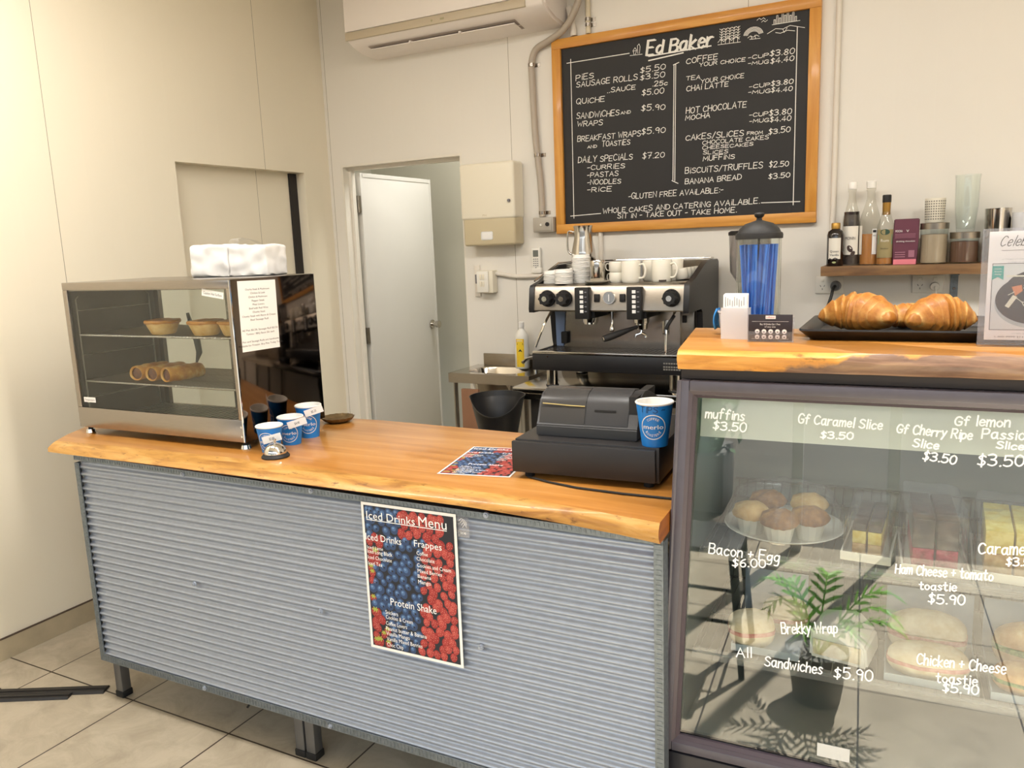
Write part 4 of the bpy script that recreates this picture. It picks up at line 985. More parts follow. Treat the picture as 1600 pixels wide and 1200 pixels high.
b = MB(); b.cyl((.39, .255, 0), (.39, .255, .045), .015, n=16); b.tube(smoothpath([(.39, .255, .04), (.39, .23, .062), (.375, .18, .060), (.365, .15, .045)], 4), .009, 10); b.tube([(.39, .26, .045), (.43, .262, .040), (.455, .262, .02)], .005, 8); b.build('tap', M['chrome'], sk, smooth=60)
b = MB(); 
for y in (.02, .29): b.tube([(.03, y, -.052), (.03, y, -.75), ], .012, 8); b.tube([(.445, y, -.052), (.445, y, -.88)], .012, 8)
b.tube([(.03, .02, -.75), (.03, .02, -.899)], .012, 8); b.tube([(.03, .29, -.75), (.03, .29, -.899)], .012, 8); b.build('legs', M['steel'], sk)
bb = thing('bleach_bottle', 'white plastic cleaner bottle with a yellow label standing on the hand basin', 'bottle', (-1.925, 3.742, .9005), R(8))
b = MB(); b.lathe([(0, 0), (.036, 0), (.040, .008), (.040, .105), (.037, .125), (.038, .155), (.034, .180), (.018, .205), (.0145, .210), (.0145, .222)], 28, sy=.72); b.build('body', M['white'], bb, smooth=60)
b = MB(); b.lathe([(.016, .218), (.0165, .222), (.015, .246), (.010, .250), (0, .250)], 18, sy=.9); b.build('cap', M['lid'], bb)
def wraplabel(parent, name, mats, r, z0, z1, a0, a1, sy=1., n=10, mi=0, extra=None, off=.0006):
    b = MB(); prev = None
    for i in range(n+1):
        a = a0 + (a1-a0)*i/n; c = ((r+off)*math.cos(a), (r+off)*sy*math.sin(a))
        row = [b.bm.verts.new((*c, z0)), b.bm.verts.new((*c, z1))]
        if prev: b._tag([b.bm.faces.new((prev[0], row[0], row[1], prev[1]))], mi)
        prev = row
    if extra:
        tmp = MB(); extra(tmp)
        for v in tmp.bm.verts:
            a = -PI/2 + v.co.x/r; z = v.co.y; q = r + off + .0006 + v.co.z; v.co = (q*math.cos(a), q*sy*math.sin(a), z)
        for f in tmp.bm.faces: pass
        tmp.bm.to_mesh(_tmpme); tmp.bm.free(); b.bm.from_mesh(_tmpme)
    return b.build(name, mats, parent, smooth=60)
def lab(t):
    t.box(-.024, .142, 0, .018, .158, .0002, 1); t.text('BREX', -.003, .146, .0004, .03, .009, 2, 'c'); t.box(-.018, .128, 0, .014, .138, .0002, 3)
    t.box(-.018, .055, 0, .016, .108, .0002, 4); t.poly([(-.012, .092, .0006), (.010, .092, .0006), (-.001, .106, .0006)], 3); t.box(-.018, .030, 0, .016, .052, .0002, 5)
    for k in range(4): t.box(-.018, .012+k*.004, 0, .014, .0135+k*.004, .0002, 3)
wraplabel(bb, 'label', [mat('yellow label', '#ffd93a', .4), mat('label red', '#d0402a', .4), M['paper'], M['ink'], mat('label amber', '#f2b01e', .4), mat('label orange', '#e8912c', .4)], .0402, .01, .160, -PI/2-.62, -PI/2+.50, .72, extra=lab)
bn = thing('waste_bin', 'black plastic bin with a flared cut-away mouth in front of the hand basin', 'bin', (-1.722, 3.085, 0))
b = MB(); nb = 40; rows = []
for z, r in ((0, .07), (.02, .078), (.70, .088), (.76, .092), (.80, .100), (.84, .112), (.875, .124), (.885, .128)):
    row = []
    for i in range(nb):
        a = 2*PI*i/nb; dz = 0
        fr = max(0, math.cos(a + PI/2 - .35))       # the front is cut lower
        if z > .76: dz = -(z-.76)*max(0, fr-.45)*1.1
        row.append(b.bm.verts.new((r*math.cos(a), r*math.sin(a), z+dz)))
    if rows:
        for i in range(nb): b.bm.faces.new((rows[-1][i], rows[-1][(i+1) % nb], row[(i+1) % nb], row[i]))
    rows.append(row)
b.bm.faces.new(rows[0][::-1]); 
inn = [b.bm.verts.new((v.co.x*.97, v.co.y*.97, v.co.z)) for v in rows[-1]]; low = [b.bm.verts.new((.085*math.cos(2*PI*i/nb), .085*math.sin(2*PI*i/nb), .70)) for i in range(nb)]
for i in range(nb):
    b.bm.faces.new((rows[-1][i], rows[-1][(i+1) % nb], inn[(i+1) % nb], inn[i])); b.bm.faces.new((inn[i], inn[(i+1) % nb], low[(i+1) % nb], low[i]))
b.bm.faces.new(low); b.build('body', M['black'], bn, smooth=50)
b = MB(); b.cyl((-.03, -.085, .76), (-.032, -.093, .76), .008, n=12); b.build('rivet', M['blackm'], bn)
b = MB(); b.box(0, 0, 0, .10, .02, .835, bev=.002); o = b.build('cardboard_sheet', mat('brown board', '#8a6247', .7, var=.08, vscale=8), loc=(-2.12, 3.42, 0)); tag(o, 'brown board standing on edge behind the black waste bin', 'board')
b = MB(); b.lathe([(.028, 0), (.028, .70), (.033, .701), (.033, .745), (.028, .746), (.028, .80)], 20); o = b.build('drain_pipe', M['wpipe'], loc=(-1.868, 3.47, 0)); tag(o, 'white plastic drain pipe rising beside the black waste bin', 'pipe')

# ------------------------------------------------------------------ machine bench
mbn = thing('steel_bench', 'stainless steel work bench carrying the coffee machine along the back wall', 'bench', (-1.715, 3.222, 0), R(.4))
b = MB(); b.box(0, 0, .872, 2.75, .575, .900, bev=.003); b.box(0, .0, .845, 2.75, .012, .873); b.build('top', M['steel2'], mbn)
b = MB(); b.box(0, .565, .900, 2.75, .577, 1.03); b.build('splashback', M['steel'], mbn)
b = MB(); b.box(.02, .03, .22, 2.73, .56, .235); b.build('lower_shelf', M['steel'], mbn)
for x in (.075, 1.4, 2.66):
    for y in (.035, .51):
        b = MB(); b.box(x, y, 0, x+.04, y+.04, .872); b.build('leg', mat('dark steel leg', '#6a6560', .4, .8) if 'dark steel leg' not in bpy.data.materials else bpy.data.materials['dark steel leg'], mbn)

# ------------------------------------------------------------------ espresso machine
em = thing('espresso_machine', 'two-group stainless and black espresso machine on the steel bench', 'coffee machine', (-1.257, 3.25, .9005), R(.4))
hw = .362
for x in (-hw+.07, hw-.07):
    for y in (.06, .42):
        b = MB(); b.cyl((x, y, 0), (x, y, .006), .030, n=20, mi=1); b.cyl((x, y, .006), (x, y, .085), .026, n=20, mi=0); b.build('foot', [M['steel2'], M['blackm']], em)
b = MB(); b.box(-hw, -.005, .080, hw, .50, .158, bev=.006); b.build('base', M['black'], em)
b = MB(); b.box(-hw+.004, -.007, .156, hw-.004, .02, .168, bev=.002); b.box(-hw+.004, .02, .156, -hw+.016, .26, .168); b.box(hw-.016, .02, .156, hw-.004, .26, .168); b.build('tray_rim', M['steel2'], em)
b = MB()
for k in range(34): b.box(-hw+.02+k*.0206, .02, .158, -hw+.026+k*.0206, .25, .163)
for k in range(6): b.box(-hw+.018, .022+k*.044, .1575, hw-.018, .028+k*.044, .162)
b.build('drip_grille', M['warmsteel'], em)
b = MB(); b.box(-.262, .215, .160, .235, .235, .352); b.build('splash_panel', M['warmsteel'], em)
b = MB(); b.box(-hw+.03, .225, .160, -.262, .245, .352); b.box(.235, .20, .160, hw-.03, .245, .352); b.box(-hw+.02, .235, .158, hw-.02, .50, .46); b.build('inner_body', M['warmsteel'], em)
hp = [(.0, .350), (-.004, .356), (.010, .448), (.018, .462), (.036, .470), (.50, .470), (.50, .350)]
b = MB(); b.prism(hp, -hw+.018, hw-.018, 'x'); b.build('head_panel', M['steel'], em)
sp = [(-.006, .345), (-.010, .36), (.004, .452), (.014, .466), (.10, .482), (.21, .52), (.30, .548), (.50, .552), (.52, .54), (.52, .10), (.27, .10), (.24, .19), (.22, .33), (.20, .345)]
for x0, x1 in ((-hw-.006, -hw+.018), (hw-.018, hw+.006)):
    b = MB(); b.prism(sp, x0, x1, 'x'); b.build('side_panel', M['black'], em)
b = MB(); b.box(-hw+.018, .495, .470, hw-.018, .505, .55); b.tube([(-hw+.01, .03, .485), (-hw+.01, .20, .53), (-hw+.01, .30, .556), (-hw+.01, .49, .558), (hw-.01, .49, .558), (hw-.01, .40, .556)], .004, 8); b.build('cup_rail', M['steel2'], em)
def knob(x, z):
    k = MB(); k.cyl((x, -.001, z), (x, -.008, z), .038, .036, 24); k.cyl((x, -.008, z), (x, -.038, z), .030, .026, 24)
    for i in range(8):
        a = i*PI/4; k.cyl((x+.027*math.cos(a), -.01, z+.027*math.sin(a)), (x+.025*math.cos(a), -.036, z+.025*math.sin(a)), .006, n=8)
    ko = k.build('steam_knob', M['blackm'], em)
    q = MB(); q.cyl((x, -.038, z), (x, -.040, z), .012, n=16); q.build('knob_badge', M['steel2'], ko)
for x in (-.276, -.195, .292): knob(x, .408)
for x in (-.137, .102):
    b = MB(); b.box(x, -.020, .318, x+.066, .012, .456, bev=.003); pad = b.build('control_pad', M['blackm'], em)
    for k in range(5):
        q = MB(); q.box(x+.026, -.0235, .345+k*.021, x+.042, -.020, .359+k*.021, bev=.001); q.build('pad_button', M['paper'], pad)
        q = MB(); q.box(x+.047, -.0212, .349+k*.021, x+.057, -.0199, .354+k*.021); q.build('pad_mark', M['inkg'], pad)
for x in (-.052, .066):
    b = MB(); b.box(x, -.006, .392, x+.024, .006, .426, bev=.002); b.build('rocker_switch', M['blackm'], em)
b = MB(); b.cyl((.018, .008, .410), (.018, -.006, .410), .027, n=28); g = b.build('gauge', M['steel2'], em)
b = MB(); b.cyl((.018, -.006, .410), (.018, -.0068, .410), .023, n=28); b.build('dial', mat('gauge dial', '#8f9296', .3), g)
b = MB(); b.box(.0165, -.0085, .395, .0195, -.007, .425); b.build('needle', M['paper'], g)
for x, full in ((-.100, 0), (.138, 1)):
    b = MB(); b.box(x-.04, .02, .318, x+.04, .20, .352, bev=.004); gh = b.build('group_head', M['blackm'], em)
    b = MB(); b.cyl((x, .075, .322), (x, .075, .296), .037, .034, 24); b.cyl((x, .075, .296), (x, .075, .288), .030, n=20); b.build('group_ring', M['chrome'], gh)
    if full:
        b = MB(); b.cyl((x, .075, .297), (x, .075, .268), .031, .026, 24); b.tube([(x, .075, .270), (x-.002, .07, .250), (x-.022, .062, .243), (x-.024, .060, .232)], .006, 8); b.tube([(x, .072, .250), (x+.020, .066, .243), (x+.022, .064, .232)], .006, 8)
        pf = b.build('portafilter', M['chrome'], em)
        b = MB(); b.tube([(x-.022, .06, .276), (x-.045, .035, .268), (x-.075, .0, .256), (x-.110, -.04, .243), (x-.128, -.058, .237)], [.008, .010, .0145, .0165, .014], 14); b.build('handle', M['blackm'], pf, smooth=60)
        b = MB(); b.cyl((x-.128, -.058, .237), (x-.131, -.061, .236), .011, n=14); b.build('handle_cap', M['steel2'], pf)
b = MB(); b.tube([(.008, .06, .352), (.008, .06, .300), (.008, .055, .280)], .0055, 10); b.lathe([(.004, .03), (.010, .012), (.011, 0), (.007, -.006), (0, -.006)], 14, (.008, .055, .262)); b.build('water_spout', M['chrome'], em)
b = MB(); b.tube([(-.300, .10, .352), (-.300, .06, .325), (-.315, .03, .28), (-.345, .0, .185)], .0055, 10); b.build('steam_wand', M['chrome'], em)
b = MB(); b.tube([(.285, .09, .352), (.285, .06, .33), (.262, .03, .285), (.258, .03, .20), (.258, .03, .150)], .0055, 10); sw_ = b.build('steam_wand', M['chrome'], em)
b = MB(); b.tube([(.290, .05, .33), (.268, .028, .290), (.262, .024, .272)], .008, 8); b.build('wand_grip', M['rubber'], sw_)
b = MB(); b.box(-.300, .19, .180, -.270, .226, .235, bev=.003); b.build('control_box', M['blackm'], em)
b = MB(); b.prism([(-.335, .165), (-.300, .165), (-.285, .350), (-.340, .350)], .218, .2245, 'y'); b.build('blue_protective_strip', mat('blue strip', '#7d92b8', .4), em)
b = MB(); b.box(.275, .19, .165, .340, .24, .352, bev=.006); cb = b.build('steel_column', M['steel'], em)
b = MB(); b.box(.288, .180, .285, .306, .191, .318, bev=.002); b.build('switch', M['blackm'], cb)
b = MB(); b.cyl((.318, .191, .195), (.318, .178, .195), .024, n=22); g2 = b.build('pressure_gauge', M['blackm'], cb); b = MB(); b.cyl((.318, .178, .195), (.318, .1765, .195), .019, n=22); b.build('dial', bpy.data.materials['gauge dial'], g2)
b = MB(); b.lathe([(.016, 0), (.016, .05), (.013, .058), (0, .060)], 16, sy=.3); b.lathe([(.016, 0), (.013, -.008), (0, -.010)], 16, sy=.3); b.xf(T_((.205, .2145, .235))); b.build('sight_glass', M['steel2'], em)
b = MB(); b.cyl((-hw+.08, -.005, .145), (-hw+.08, -.009, .145), .004, n=10); b.build('tray_screw', M['steel2'], em)
b = MB()
for r_, z in ((6, .128), (7, .113), (7, .102)):
    for k in range(r_): b.box(.258+k*.011, z, 0, .266+k*.011, z+.0065, .0004)
b.xf(T_((0, -.0055, 0)) @ STAND); b.build('plate_lettering', mat('dull lettering', '#7e7a74', .5), em, smooth=0)

# ------------------------------------------------------------------ on top of the machine
TZ = .9005 + .4702
def at_m(x, y, z=0): return Vector((-1.257 + x*math.cos(R(.4)) - y*math.sin(R(.4)), 3.25 + x*math.sin(R(.4)) + y*math.cos(R(.4)), TZ + z))
b = MB(); b.lathe([(.042, 0), (.0445, .0008), (.0445, .0034), (.0405, .0042), (.0385, .016), (.037, .0165), (.034, .0155), (.0385, .007), (.041, .0025), (.0395, .0)], 28, cap=False); b.lathe([(0, .0125), (.0355, .0135)], 28, cap=False); b.box(-.006, .034, .0165, .006, .0415, .021)
b.xf(Matrix.Diagonal((.97, .97, 1, 1))); lid0 = b.build('cup_lid', M['lid'])
first = True
def lid_stack(x, y, n, label, group, pitch=.0068):
    global first
    for k in range(n):
        p = at_m(x + .0012*math.sin(k*2.1), y, k*pitch + .0003)
        if first: o = lid0; first = False
        else: o = dup(lid0)
        o.location = p; o.rotation_euler = (0, 0, (k*1.7) % 6.28); tag(o, label, 'lid', group)
lid_stack(-.299, .112, 7, 'white takeaway lid in the shortest lid stack at the left end of the coffee machine', 'lids in the short stack')
lid_stack(-.222, .065, 8, 'white takeaway lid in the middle lid stack on the coffee machine', 'lids in the middle stack')
lid_stack(-.165, .135, 17, 'white takeaway lid in the tall lid stack on the coffee machine', 'lids in the tall stack')
ju = thing('milk_jug', 'tall stainless steel milk jug behind the tall lid stack on the coffee machine', 'jug', at_m(-.232, .330, .0786), R(180))
b = MB(); b.lathe([(0, 0), (.058, 0), (.060, .004), (.056, .06), (.044, .12), (.043, .165), (.047, .180), (.045, .180), (.041, .165), (.042, .12), (.054, .06), (.056, .006), (0, .006)], 32, cap=False); b.build('body', M['steel2'], ju, smooth=60)
b = MB(); b.tube(smoothpath([(.042, 0, .150), (.075, 0, .155), (.082, 0, .12), (.078, 0, .06), (.054, 0, .045)], 5), .005, 8); b.build('handle', M['steel2'], ju, smooth=60)
for k in range(8):
    b = MB() if k == 0 else None
    if k == 0:
        b.lathe([(0, 0), (.040, 0), (.045, .003), (.072, .010), (.073, .0115), (.045, .0055), (0, .004)], 32, cap=False); sau = b.build('saucer', M['ceramic'])
        o = sau
    else: o = dup(sau)
    o.location = at_m(-.245, .330, .0003 + k*.0095); tag(o, 'white saucer in the stack under the milk jug' , 'saucer', 'saucers under the jug')
b = MB(); b.lathe([(0, 0), (.040, 0), (.058, .008), (.059, .0095), (.040, .0045), (0, .004)], 32, cap=False); o = b.build('saucer', M['ceramic'], loc=at_m(-.058, .062, .0003)); tag(o, 'white saucer under the chocolate shaker on the coffee machine', 'saucer')
sh = thing('chocolate_shaker', 'stainless steel chocolate shaker on a saucer in front of the mugs', 'shaker', at_m(-.058, .062, .0050))
b = MB(); b.lathe([(0, 0), (.031, 0), (.033, .003), (.033, .070), (.031, .072)], 28, cap=False); b.lathe([(0, 0), (.031, 0)], 28, cap=False); b.build('body', M['steel2'], sh)
b = MB(); b.lathe([(.0345, .068), (.0345, .090), (.033, .094), (0, .095)], 28); b.build('lid', M['steel2'], sh)
def mug(label, x, y, r, h, ha, group='white mugs on the machine', tilt=None, z=0):
    t = thing('mug', label, 'mug', at_m(x, y, z), 0, group)
    b = MB(); b.lathe([(0, .004), (r*.84, .003), (r*.88, 0), (r*.94, .004), (r, h*.14), (r, h-.003), (r-.0015, h), (r-.004, h-.002), (r-.005, h*.16), (0, .010)], 32, cap=False); b.build('body', M['ceramic'], t, smooth=60)
    b = MB(); b.tube(smoothpath([(r-.002, 0, h*.80), (r+h*.22, 0, h*.84), (r+h*.33, 0, h*.55), (r+h*.22, 0, h*.24), (r-.002, 0, h*.20)], 5), h*.055, 8); b.xf(Matrix.Rotation(ha, 4, 'Z')); b.build('handle', M['ceramic'], t, smooth=60)
    if tilt: t.rotation_euler = tilt
    return t
mug('large white mug with its handle to the right, next to the small stacked cups', .090, .080, .042, .093, R(-12))
_m = mug('large white mug with a dark patch on its foot, right-hand one of the front row', .222, .100, .044, .094, R(-15))
wraplabel(_m, 'dark_patch', mat('dark print', '#3a2a24', .5), .0425, .003, .012, -PI/2+.0, -PI/2+.75, 1., 8)
mug('white mug in the back row behind the left large mug', .150, .190, .041, .092, R(100))
mug('white mug in the back row towards the right side panel', .238, .225, .042, .094, R(200))
mug('small lower white cup of the upright pair right of the chocolate shaker', .020, .090, .033, .045, R(170))
mug('small upper white cup stacked on another right of the chocolate shaker', .020, .090, .033, .045, R(190), z=.0455)
mug('white cup behind the chocolate shaker', -.005, .200, .036, .080, R(140))
mug('white cup standing at the very back between the two back row mugs', .145, .300, .036, .080, R(30))
for k in range(4):
    mug(['leftmost', 'second', 'third', 'last'][k] + ' of the small white cups lying nested in a row against the right side panel', .282 + .004*k, .205 + .048*k, .029, .046, R(180), 'nested espresso cups', (0, R(-8), R(20)), .006)

# ------------------------------------------------------------------ display fridge
FA = R(2.061)
fr = thing('display_fridge', 'black glass-door display fridge with white handwritten prices at the right of the counter', 'fridge', (-.486, 1.70, 0), FA)
fl, fd, ft = 1.02, .60, 1.245
b = MB()
b.box(0, .045, .06, .03, fd, ft); b.box(fl-.03, .045, .06, fl, fd, ft); b.box(.03, .045, ft-.03, fl-.03, fd, ft); b.box(.03, .045, .06, fl-.03, fd, .36)
b.box(0.0, .0, .06, fl, .045, .330, bev=.004); b.build('cabinet', M['fridge'], fr)
b = MB(); b.box(.0, .012, ft-.0, fl, fd, ft+.022); b.build('top_spacer', mat('brown black strip', '#2a211c', .5), fr)
b = MB(); b.box(.03, fd-.03, .36, fl-.03, fd-.012, ft-.03); b.box(.03, .05, .36, .036, fd-.03, ft-.03); b.box(fl-.036, .05, .36, fl-.03, fd-.03, ft-.03); b.box(.036, .05, .36, fl-.036, fd-.03, .366); b.build('liner', M['fin'], fr)
dd = bpy.data.objects.new('door', None); COL.objects.link(dd); dd.parent = fr
x0, x1, za, zb_ = .0, fl-.0, .338, 1.243
b = MB(); w1 = .023
for a in ((x0, -.006, za, x0+w1, .040, zb_), (x1-w1, -.006, za, x1, .040, zb_), (x0+w1, -.006, za, x1-w1, .040, za+w1), (x0+w1, -.006, zb_-w1, x1-w1, .040, zb_)): b.box(*a, bev=.003)
b.tube([(x0+.001, -.003, za), (x0+.001, -.003, zb_)], .006, 8)
b.build('door_frame', M['frame'], dd)
b = MB(); g = .008
def bead(o0, o1, y0, y1):
    A = [(x0+o0, za+o0), (x1-o0, za+o0), (x1-o0, zb_-o0), (x0+o0, zb_-o0)]; B = [(x0+o1, za+o1), (x1-o1, za+o1), (x1-o1, zb_-o1), (x0+o1, zb_-o1)]
    for i in range(4):
        j = (i+1) % 4; b.poly([(A[i][0], y0, A[i][1]), (A[j][0], y0, A[j][1]), (B[j][0], y1, B[j][1]), (B[i][0], y1, B[i][1])])
bead(w1-.001, w1+.008, -.0045, -.001); bead(w1+.008, w1+.0085, -.001, -.012 + .016); bead(w1+.0085, w1+.016, -.001, .006); bead(w1+.016, w1+.0165, .006, .012)
bmesh.ops.recalc_face_normals(b.bm, faces=b.bm.faces); b.build('glazing_bead', mat('bead', '#4a4048', .35), dd)
b = MB(); b.box(x0+w1, .012, za+w1, x1-w1, .016, zb_-w1); b.build('glass_pane', M['glassf'], dd)
FRT = [('muffins', 54, 1159, 137, 1157, 22), ('$3.50', 71, 1134, 141, 1132, 22), ('Gf Caramel Slice', 248, 1159, 408, 1155, 21), ('$3.50', 293, 1129, 355, 1131, 16), ('Gf Cherry Ripe', 435, 1151, 566, 1146, 20), ('Slice', 465, 1125, 510, 1122, 17), ('$3.50', 484, 1099, 541, 1094, 20), ('Gf lemon', 536, 1173, 627, 1175, 20), ('Passion', 583, 1150, 665, 1152, 20), ('Slice', 608, 1132, 652, 1132, 15), ('$3.50', 579, 1095, 654, 1100, 25), ('Bacon + Egg', 63, 844, 215, 844, 27), ('$6.00', 116, 820, 187, 827, 21), ('Ham Cheese + tomato', 445, 854, 617, 864, 23), ('toastie', 490, 826, 556, 832, 19), ('$5.90', 508, 799, 572, 805, 23), ('Caramel', 590, 917, 672, 925, 26), ('$3.50', 638, 899, 688, 904, 18), ('Brekky Wrap', 225, 678, 339, 700, 27), ('All', 127, 603, 160, 607, 24), ('Sandwiches', 189, 594, 310, 598, 26), ('$5.90', 335, 596, 411, 603, 27), ('Chicken + Cheese', 493, 661, 650, 672, 25), ('toastie', 530, 628, 603, 636, 23), ('$5.90', 543, 610, 606, 617, 23)]
for t, xa, ya, xb, yb_, h in FRT:
    b = MB()
    handwriting(b, t, xa/1000, ya/1000, xb/1000, yb_/1000, h/1000*.88, .0030, slant=.10, jit=.08)
    b.xf(T_((0, .0112, 0)) @ STAND); b.build('marker_lettering', M['marker'], dd, smooth=0)
b = MB(); b.box(.305, .0110, .365+.035, .372, .0114, .432); 
b.build('rating_sticker', mat('sticker grey', '#cfd0cf', .5), dd)
# inside: lit header, wire shelves
b = MB(); b.box(.04, .055, 1.105, fl-.04, .075, 1.205); lb = b.build('header_panel', mat('header panel', '#dfe4e0', .4), fr)
b = MB(); b.box(.06, .09, 1.185, fl-.06, .12, 1.205); b.build('fridge_tube', mat('tube light', '#f4fbff', .4, emit=10.), fr)
for z, ya in ((.815, .10), (.565, .08)):
    b = MB(); xa, xb, yb_ = .045, fl-.045, fd-.05
    b.tube([(xa, ya, z-.004), (xb, ya, z-.004), (xb, yb_, z-.004), (xa, yb_, z-.004)], .004, 8, closed=True)
    for k in range(40):
        x = xa + (xb-xa)*(k+.5)/40; b.tube([(x, ya, z-.002), (x, yb_-.002, z-.002), (x, yb_, z+.05)], .0018, 5)
    b.tube([(xa, yb_, z+.05), (xb, yb_, z+.05)], .003, 6); b.tube([(xa, .30, z-.005), (xb, .30, z-.005)], .003, 6)
    b.build('wire_shelf', mat('coated wire', '#565b58', .4) if 'coated wire' not in bpy.data.materials else bpy.data.materials['coated wire'], fr)
    b = MB(); b.box(xa, ya-.010, z-.016, xb, ya-.007, z+.012); b.build('ticket_rail', M['acrylic'], fr)
def lean(o):
    # the cabinet stands a little out of square: its foot sits left of its top
    for c in o.children:
        if c.type == 'MESH' and c.name.split('.')[0] not in ('marker_lettering', 'rating_sticker'):
            for v in c.data.vertices: v.co.x -= .045*(1.243 - v.co.z)/.905
        lean(c)
lean(fr)
def at_f(x, y, z): return Vector((-.486 + x*math.cos(FA) - y*math.sin(FA), 1.70 + x*math.sin(FA) + y*math.cos(FA), z))
# plate of muffins under film
b = MB(); b.lathe([(0, 0), (.09, 0), (.105, .004), (.142, .020), (.144, .022), (.140, .0225), (.105, .008), (0, .005)], 44, cap=False)
o = b.build('plate', M['ceramic'], loc=at_f(.192, .285, .8165)); tag(o, 'wide white plate of muffins on the upper fridge shelf at the left', 'plate')
M['muffin'] = pastry('muffin crumb', [(.35, '#7a4d2b'), (.6, '#a9763f'), (.75, '#c99a5c')], 40, .7, 0)
M['muffinl'] = pastry('pale muffin crumb', [(.35, '#c39453'), (.6, '#dcb678'), (.75, '#ecd3a0')], 40, .7, 0)
M['case'] = mat('muffin case', '#e9e2d2', .6)
def muffin(x, y, m, label):
    t = thing('muffin', label, 'muffin', at_f(x, y, .8223), 0, 'muffins on the plate')
    b = MB(); b.lathe([(0, 0), (.026, 0), (.036, .042)], 26, cap=False)
    for v in b.bm.verts:
        a = math.atan2(v.co.y, v.co.x); k = 1 + .03*math.cos(a*13); v.co.x *= k; v.co.y *= k
    b.build('paper_case', M['case'], t)
    b = MB(); b.lathe([(.034, .040), (.044, .046), (.046, .054), (.038, .068), (.020, .077), (0, .080)], 26)
    for v in b.bm.verts: v.co += .004*Vector((noise.noise(v.co*50), noise.noise(v.co*50+Vector((3, 3, 3))), noise.noise(v.co*60)))
    b.build('top', m, t, smooth=60)
muffin(.120, .235, M['muffinl'], 'pale muffin at the front left of the fridge plate'); muffin(.192, .195, M['muffin'], 'brown muffin in the middle front of the fridge plate'); muffin(.256, .240, M['muffin'], 'brown muffin at the right side of the fridge plate')
muffin(.145, .340, M['muffin'], 'brown muffin at the back left of the fridge plate'); muffin(.245, .345, M['muffinl'], 'pale muffin at the back right of the fridge plate')
b = MB(); rnd = random.Random(3); rows = []
for r, z in ((.141, .024), (.136, .060), (.115, .105), (.07, .120), (.01, .122)):
    rows.append([b.bm.verts.new(((r + rnd.uniform(-.004, .004))*math.cos(2*PI*i/36), (r + rnd.uniform(-.004, .004))*math.sin(2*PI*i/36), z + rnd.uniform(-.003, .003)*(z > .03))) for i in range(36)])
for r0, r1 in zip(rows, rows[1:]):
    for i in range(36): b.bm.faces.new((r0[i], r0[(i+1) % 36], r1[(i+1) % 36], r1[i]))
b.bm.faces.new(rows[-1]); o = b.build('cling_film', M['film'], loc=at_f(.192, .285, .8165), smooth=0); tag(o, 'crinkled clear film stretched over the plate of muffins', 'film')
# slices in trays
M['choc'] = pastry('dark chocolate', [(.4, '#241812'), (.65, '#4a3226')], 30, .3, .3); M['cherry'] = pastry('cherry coconut', [(.35, '#8c1f30'), (.6, '#c2445a')], 70, .6, 0)
M['carslice'] = pastry('caramel layer', [(.35, '#b98a4c'), (.6, '#d9b47a')], 40, .5, .1); M['lemon'] = pastry('lemon layer', [(.35, '#d8b945'), (.6, '#ecd780')], 40, .5, .1)
def slice_tray(x, y, w, d, h, layers, label, tl, rz=0, cut=2):
    t = thing('slice_tray', tl, 'tray', at_f(x, y, .8165), FA+rz)
    b = MB(); b.box(-w/2, -d/2, 0, w/2, d/2, .004, bev=.0015)
    for a in ((-w/2, -d/2, .003, w/2, -d/2+.004, .020), (-w/2, d/2-.004, .003, w/2, d/2, .020), (-w/2, -d/2+.004, .003, -w/2+.004, d/2-.004, .020), (w/2-.004, -d/2+.004, .003, w/2, d/2-.004, .020)): b.box(*a)
    b.build('tray_body', M['ceramic'], t)
    b = crumple(MB(), -w/2+.006, -d/2+.006, .005, w/2-.006, d/2-.006, h+.02, 6, .005); b.build('film_wrap', M['film'], t, smooth=0)
    n = 0
    for i in range(cut):
        s = thing('cake_slice', label[i], 'slice', at_f(x, y, .8165), FA+rz); ww_ = (w-.04)/cut; z = .0065
        for nm, m, th in layers:
            b = MB(); b.box(-w/2+.02+ww_*i+.002, -d/2+.02, z, -w/2+.02+ww_*(i+1)-.002, d/2-.02, z+th*h, bev=.002); b.build(nm, m, s); z += th*h + .0002
slice_tray(.392, .250, .105, .22, .085, (('base', M['carslice'], .35), ('caramel', M['lemon'], .35), ('icing', M['choc'], .2)), ['caramel slice at the left of its wrapped fridge tray', 'caramel slice at the right of its wrapped fridge tray'], 'film-wrapped tray of caramel slice beside the muffin plate in the fridge', R(-4))
slice_tray(.518, .235, .132, .24, .120, (('cherry_filling', M['cherry'], .38), ('chocolate', M['choc'], .55)), ['dark chocolate cherry slice at the left of the red and black tray', 'dark chocolate cherry slice at the right of the red and black tray'], 'film-wrapped tray of red and dark cherry slice in the middle of the upper fridge shelf', R(2))
slice_tray(.672, .240, .150, .24, .110, (('base', M['carslice'], .45), ('lemon_icing', M['lemon'], .45)), ['yellow lemon slice at the left of the right-hand fridge tray', 'yellow lemon slice at the right of the right-hand fridge tray'], 'film-wrapped tray of yellow lemon slice on the upper fridge shelf at the right', R(-3))
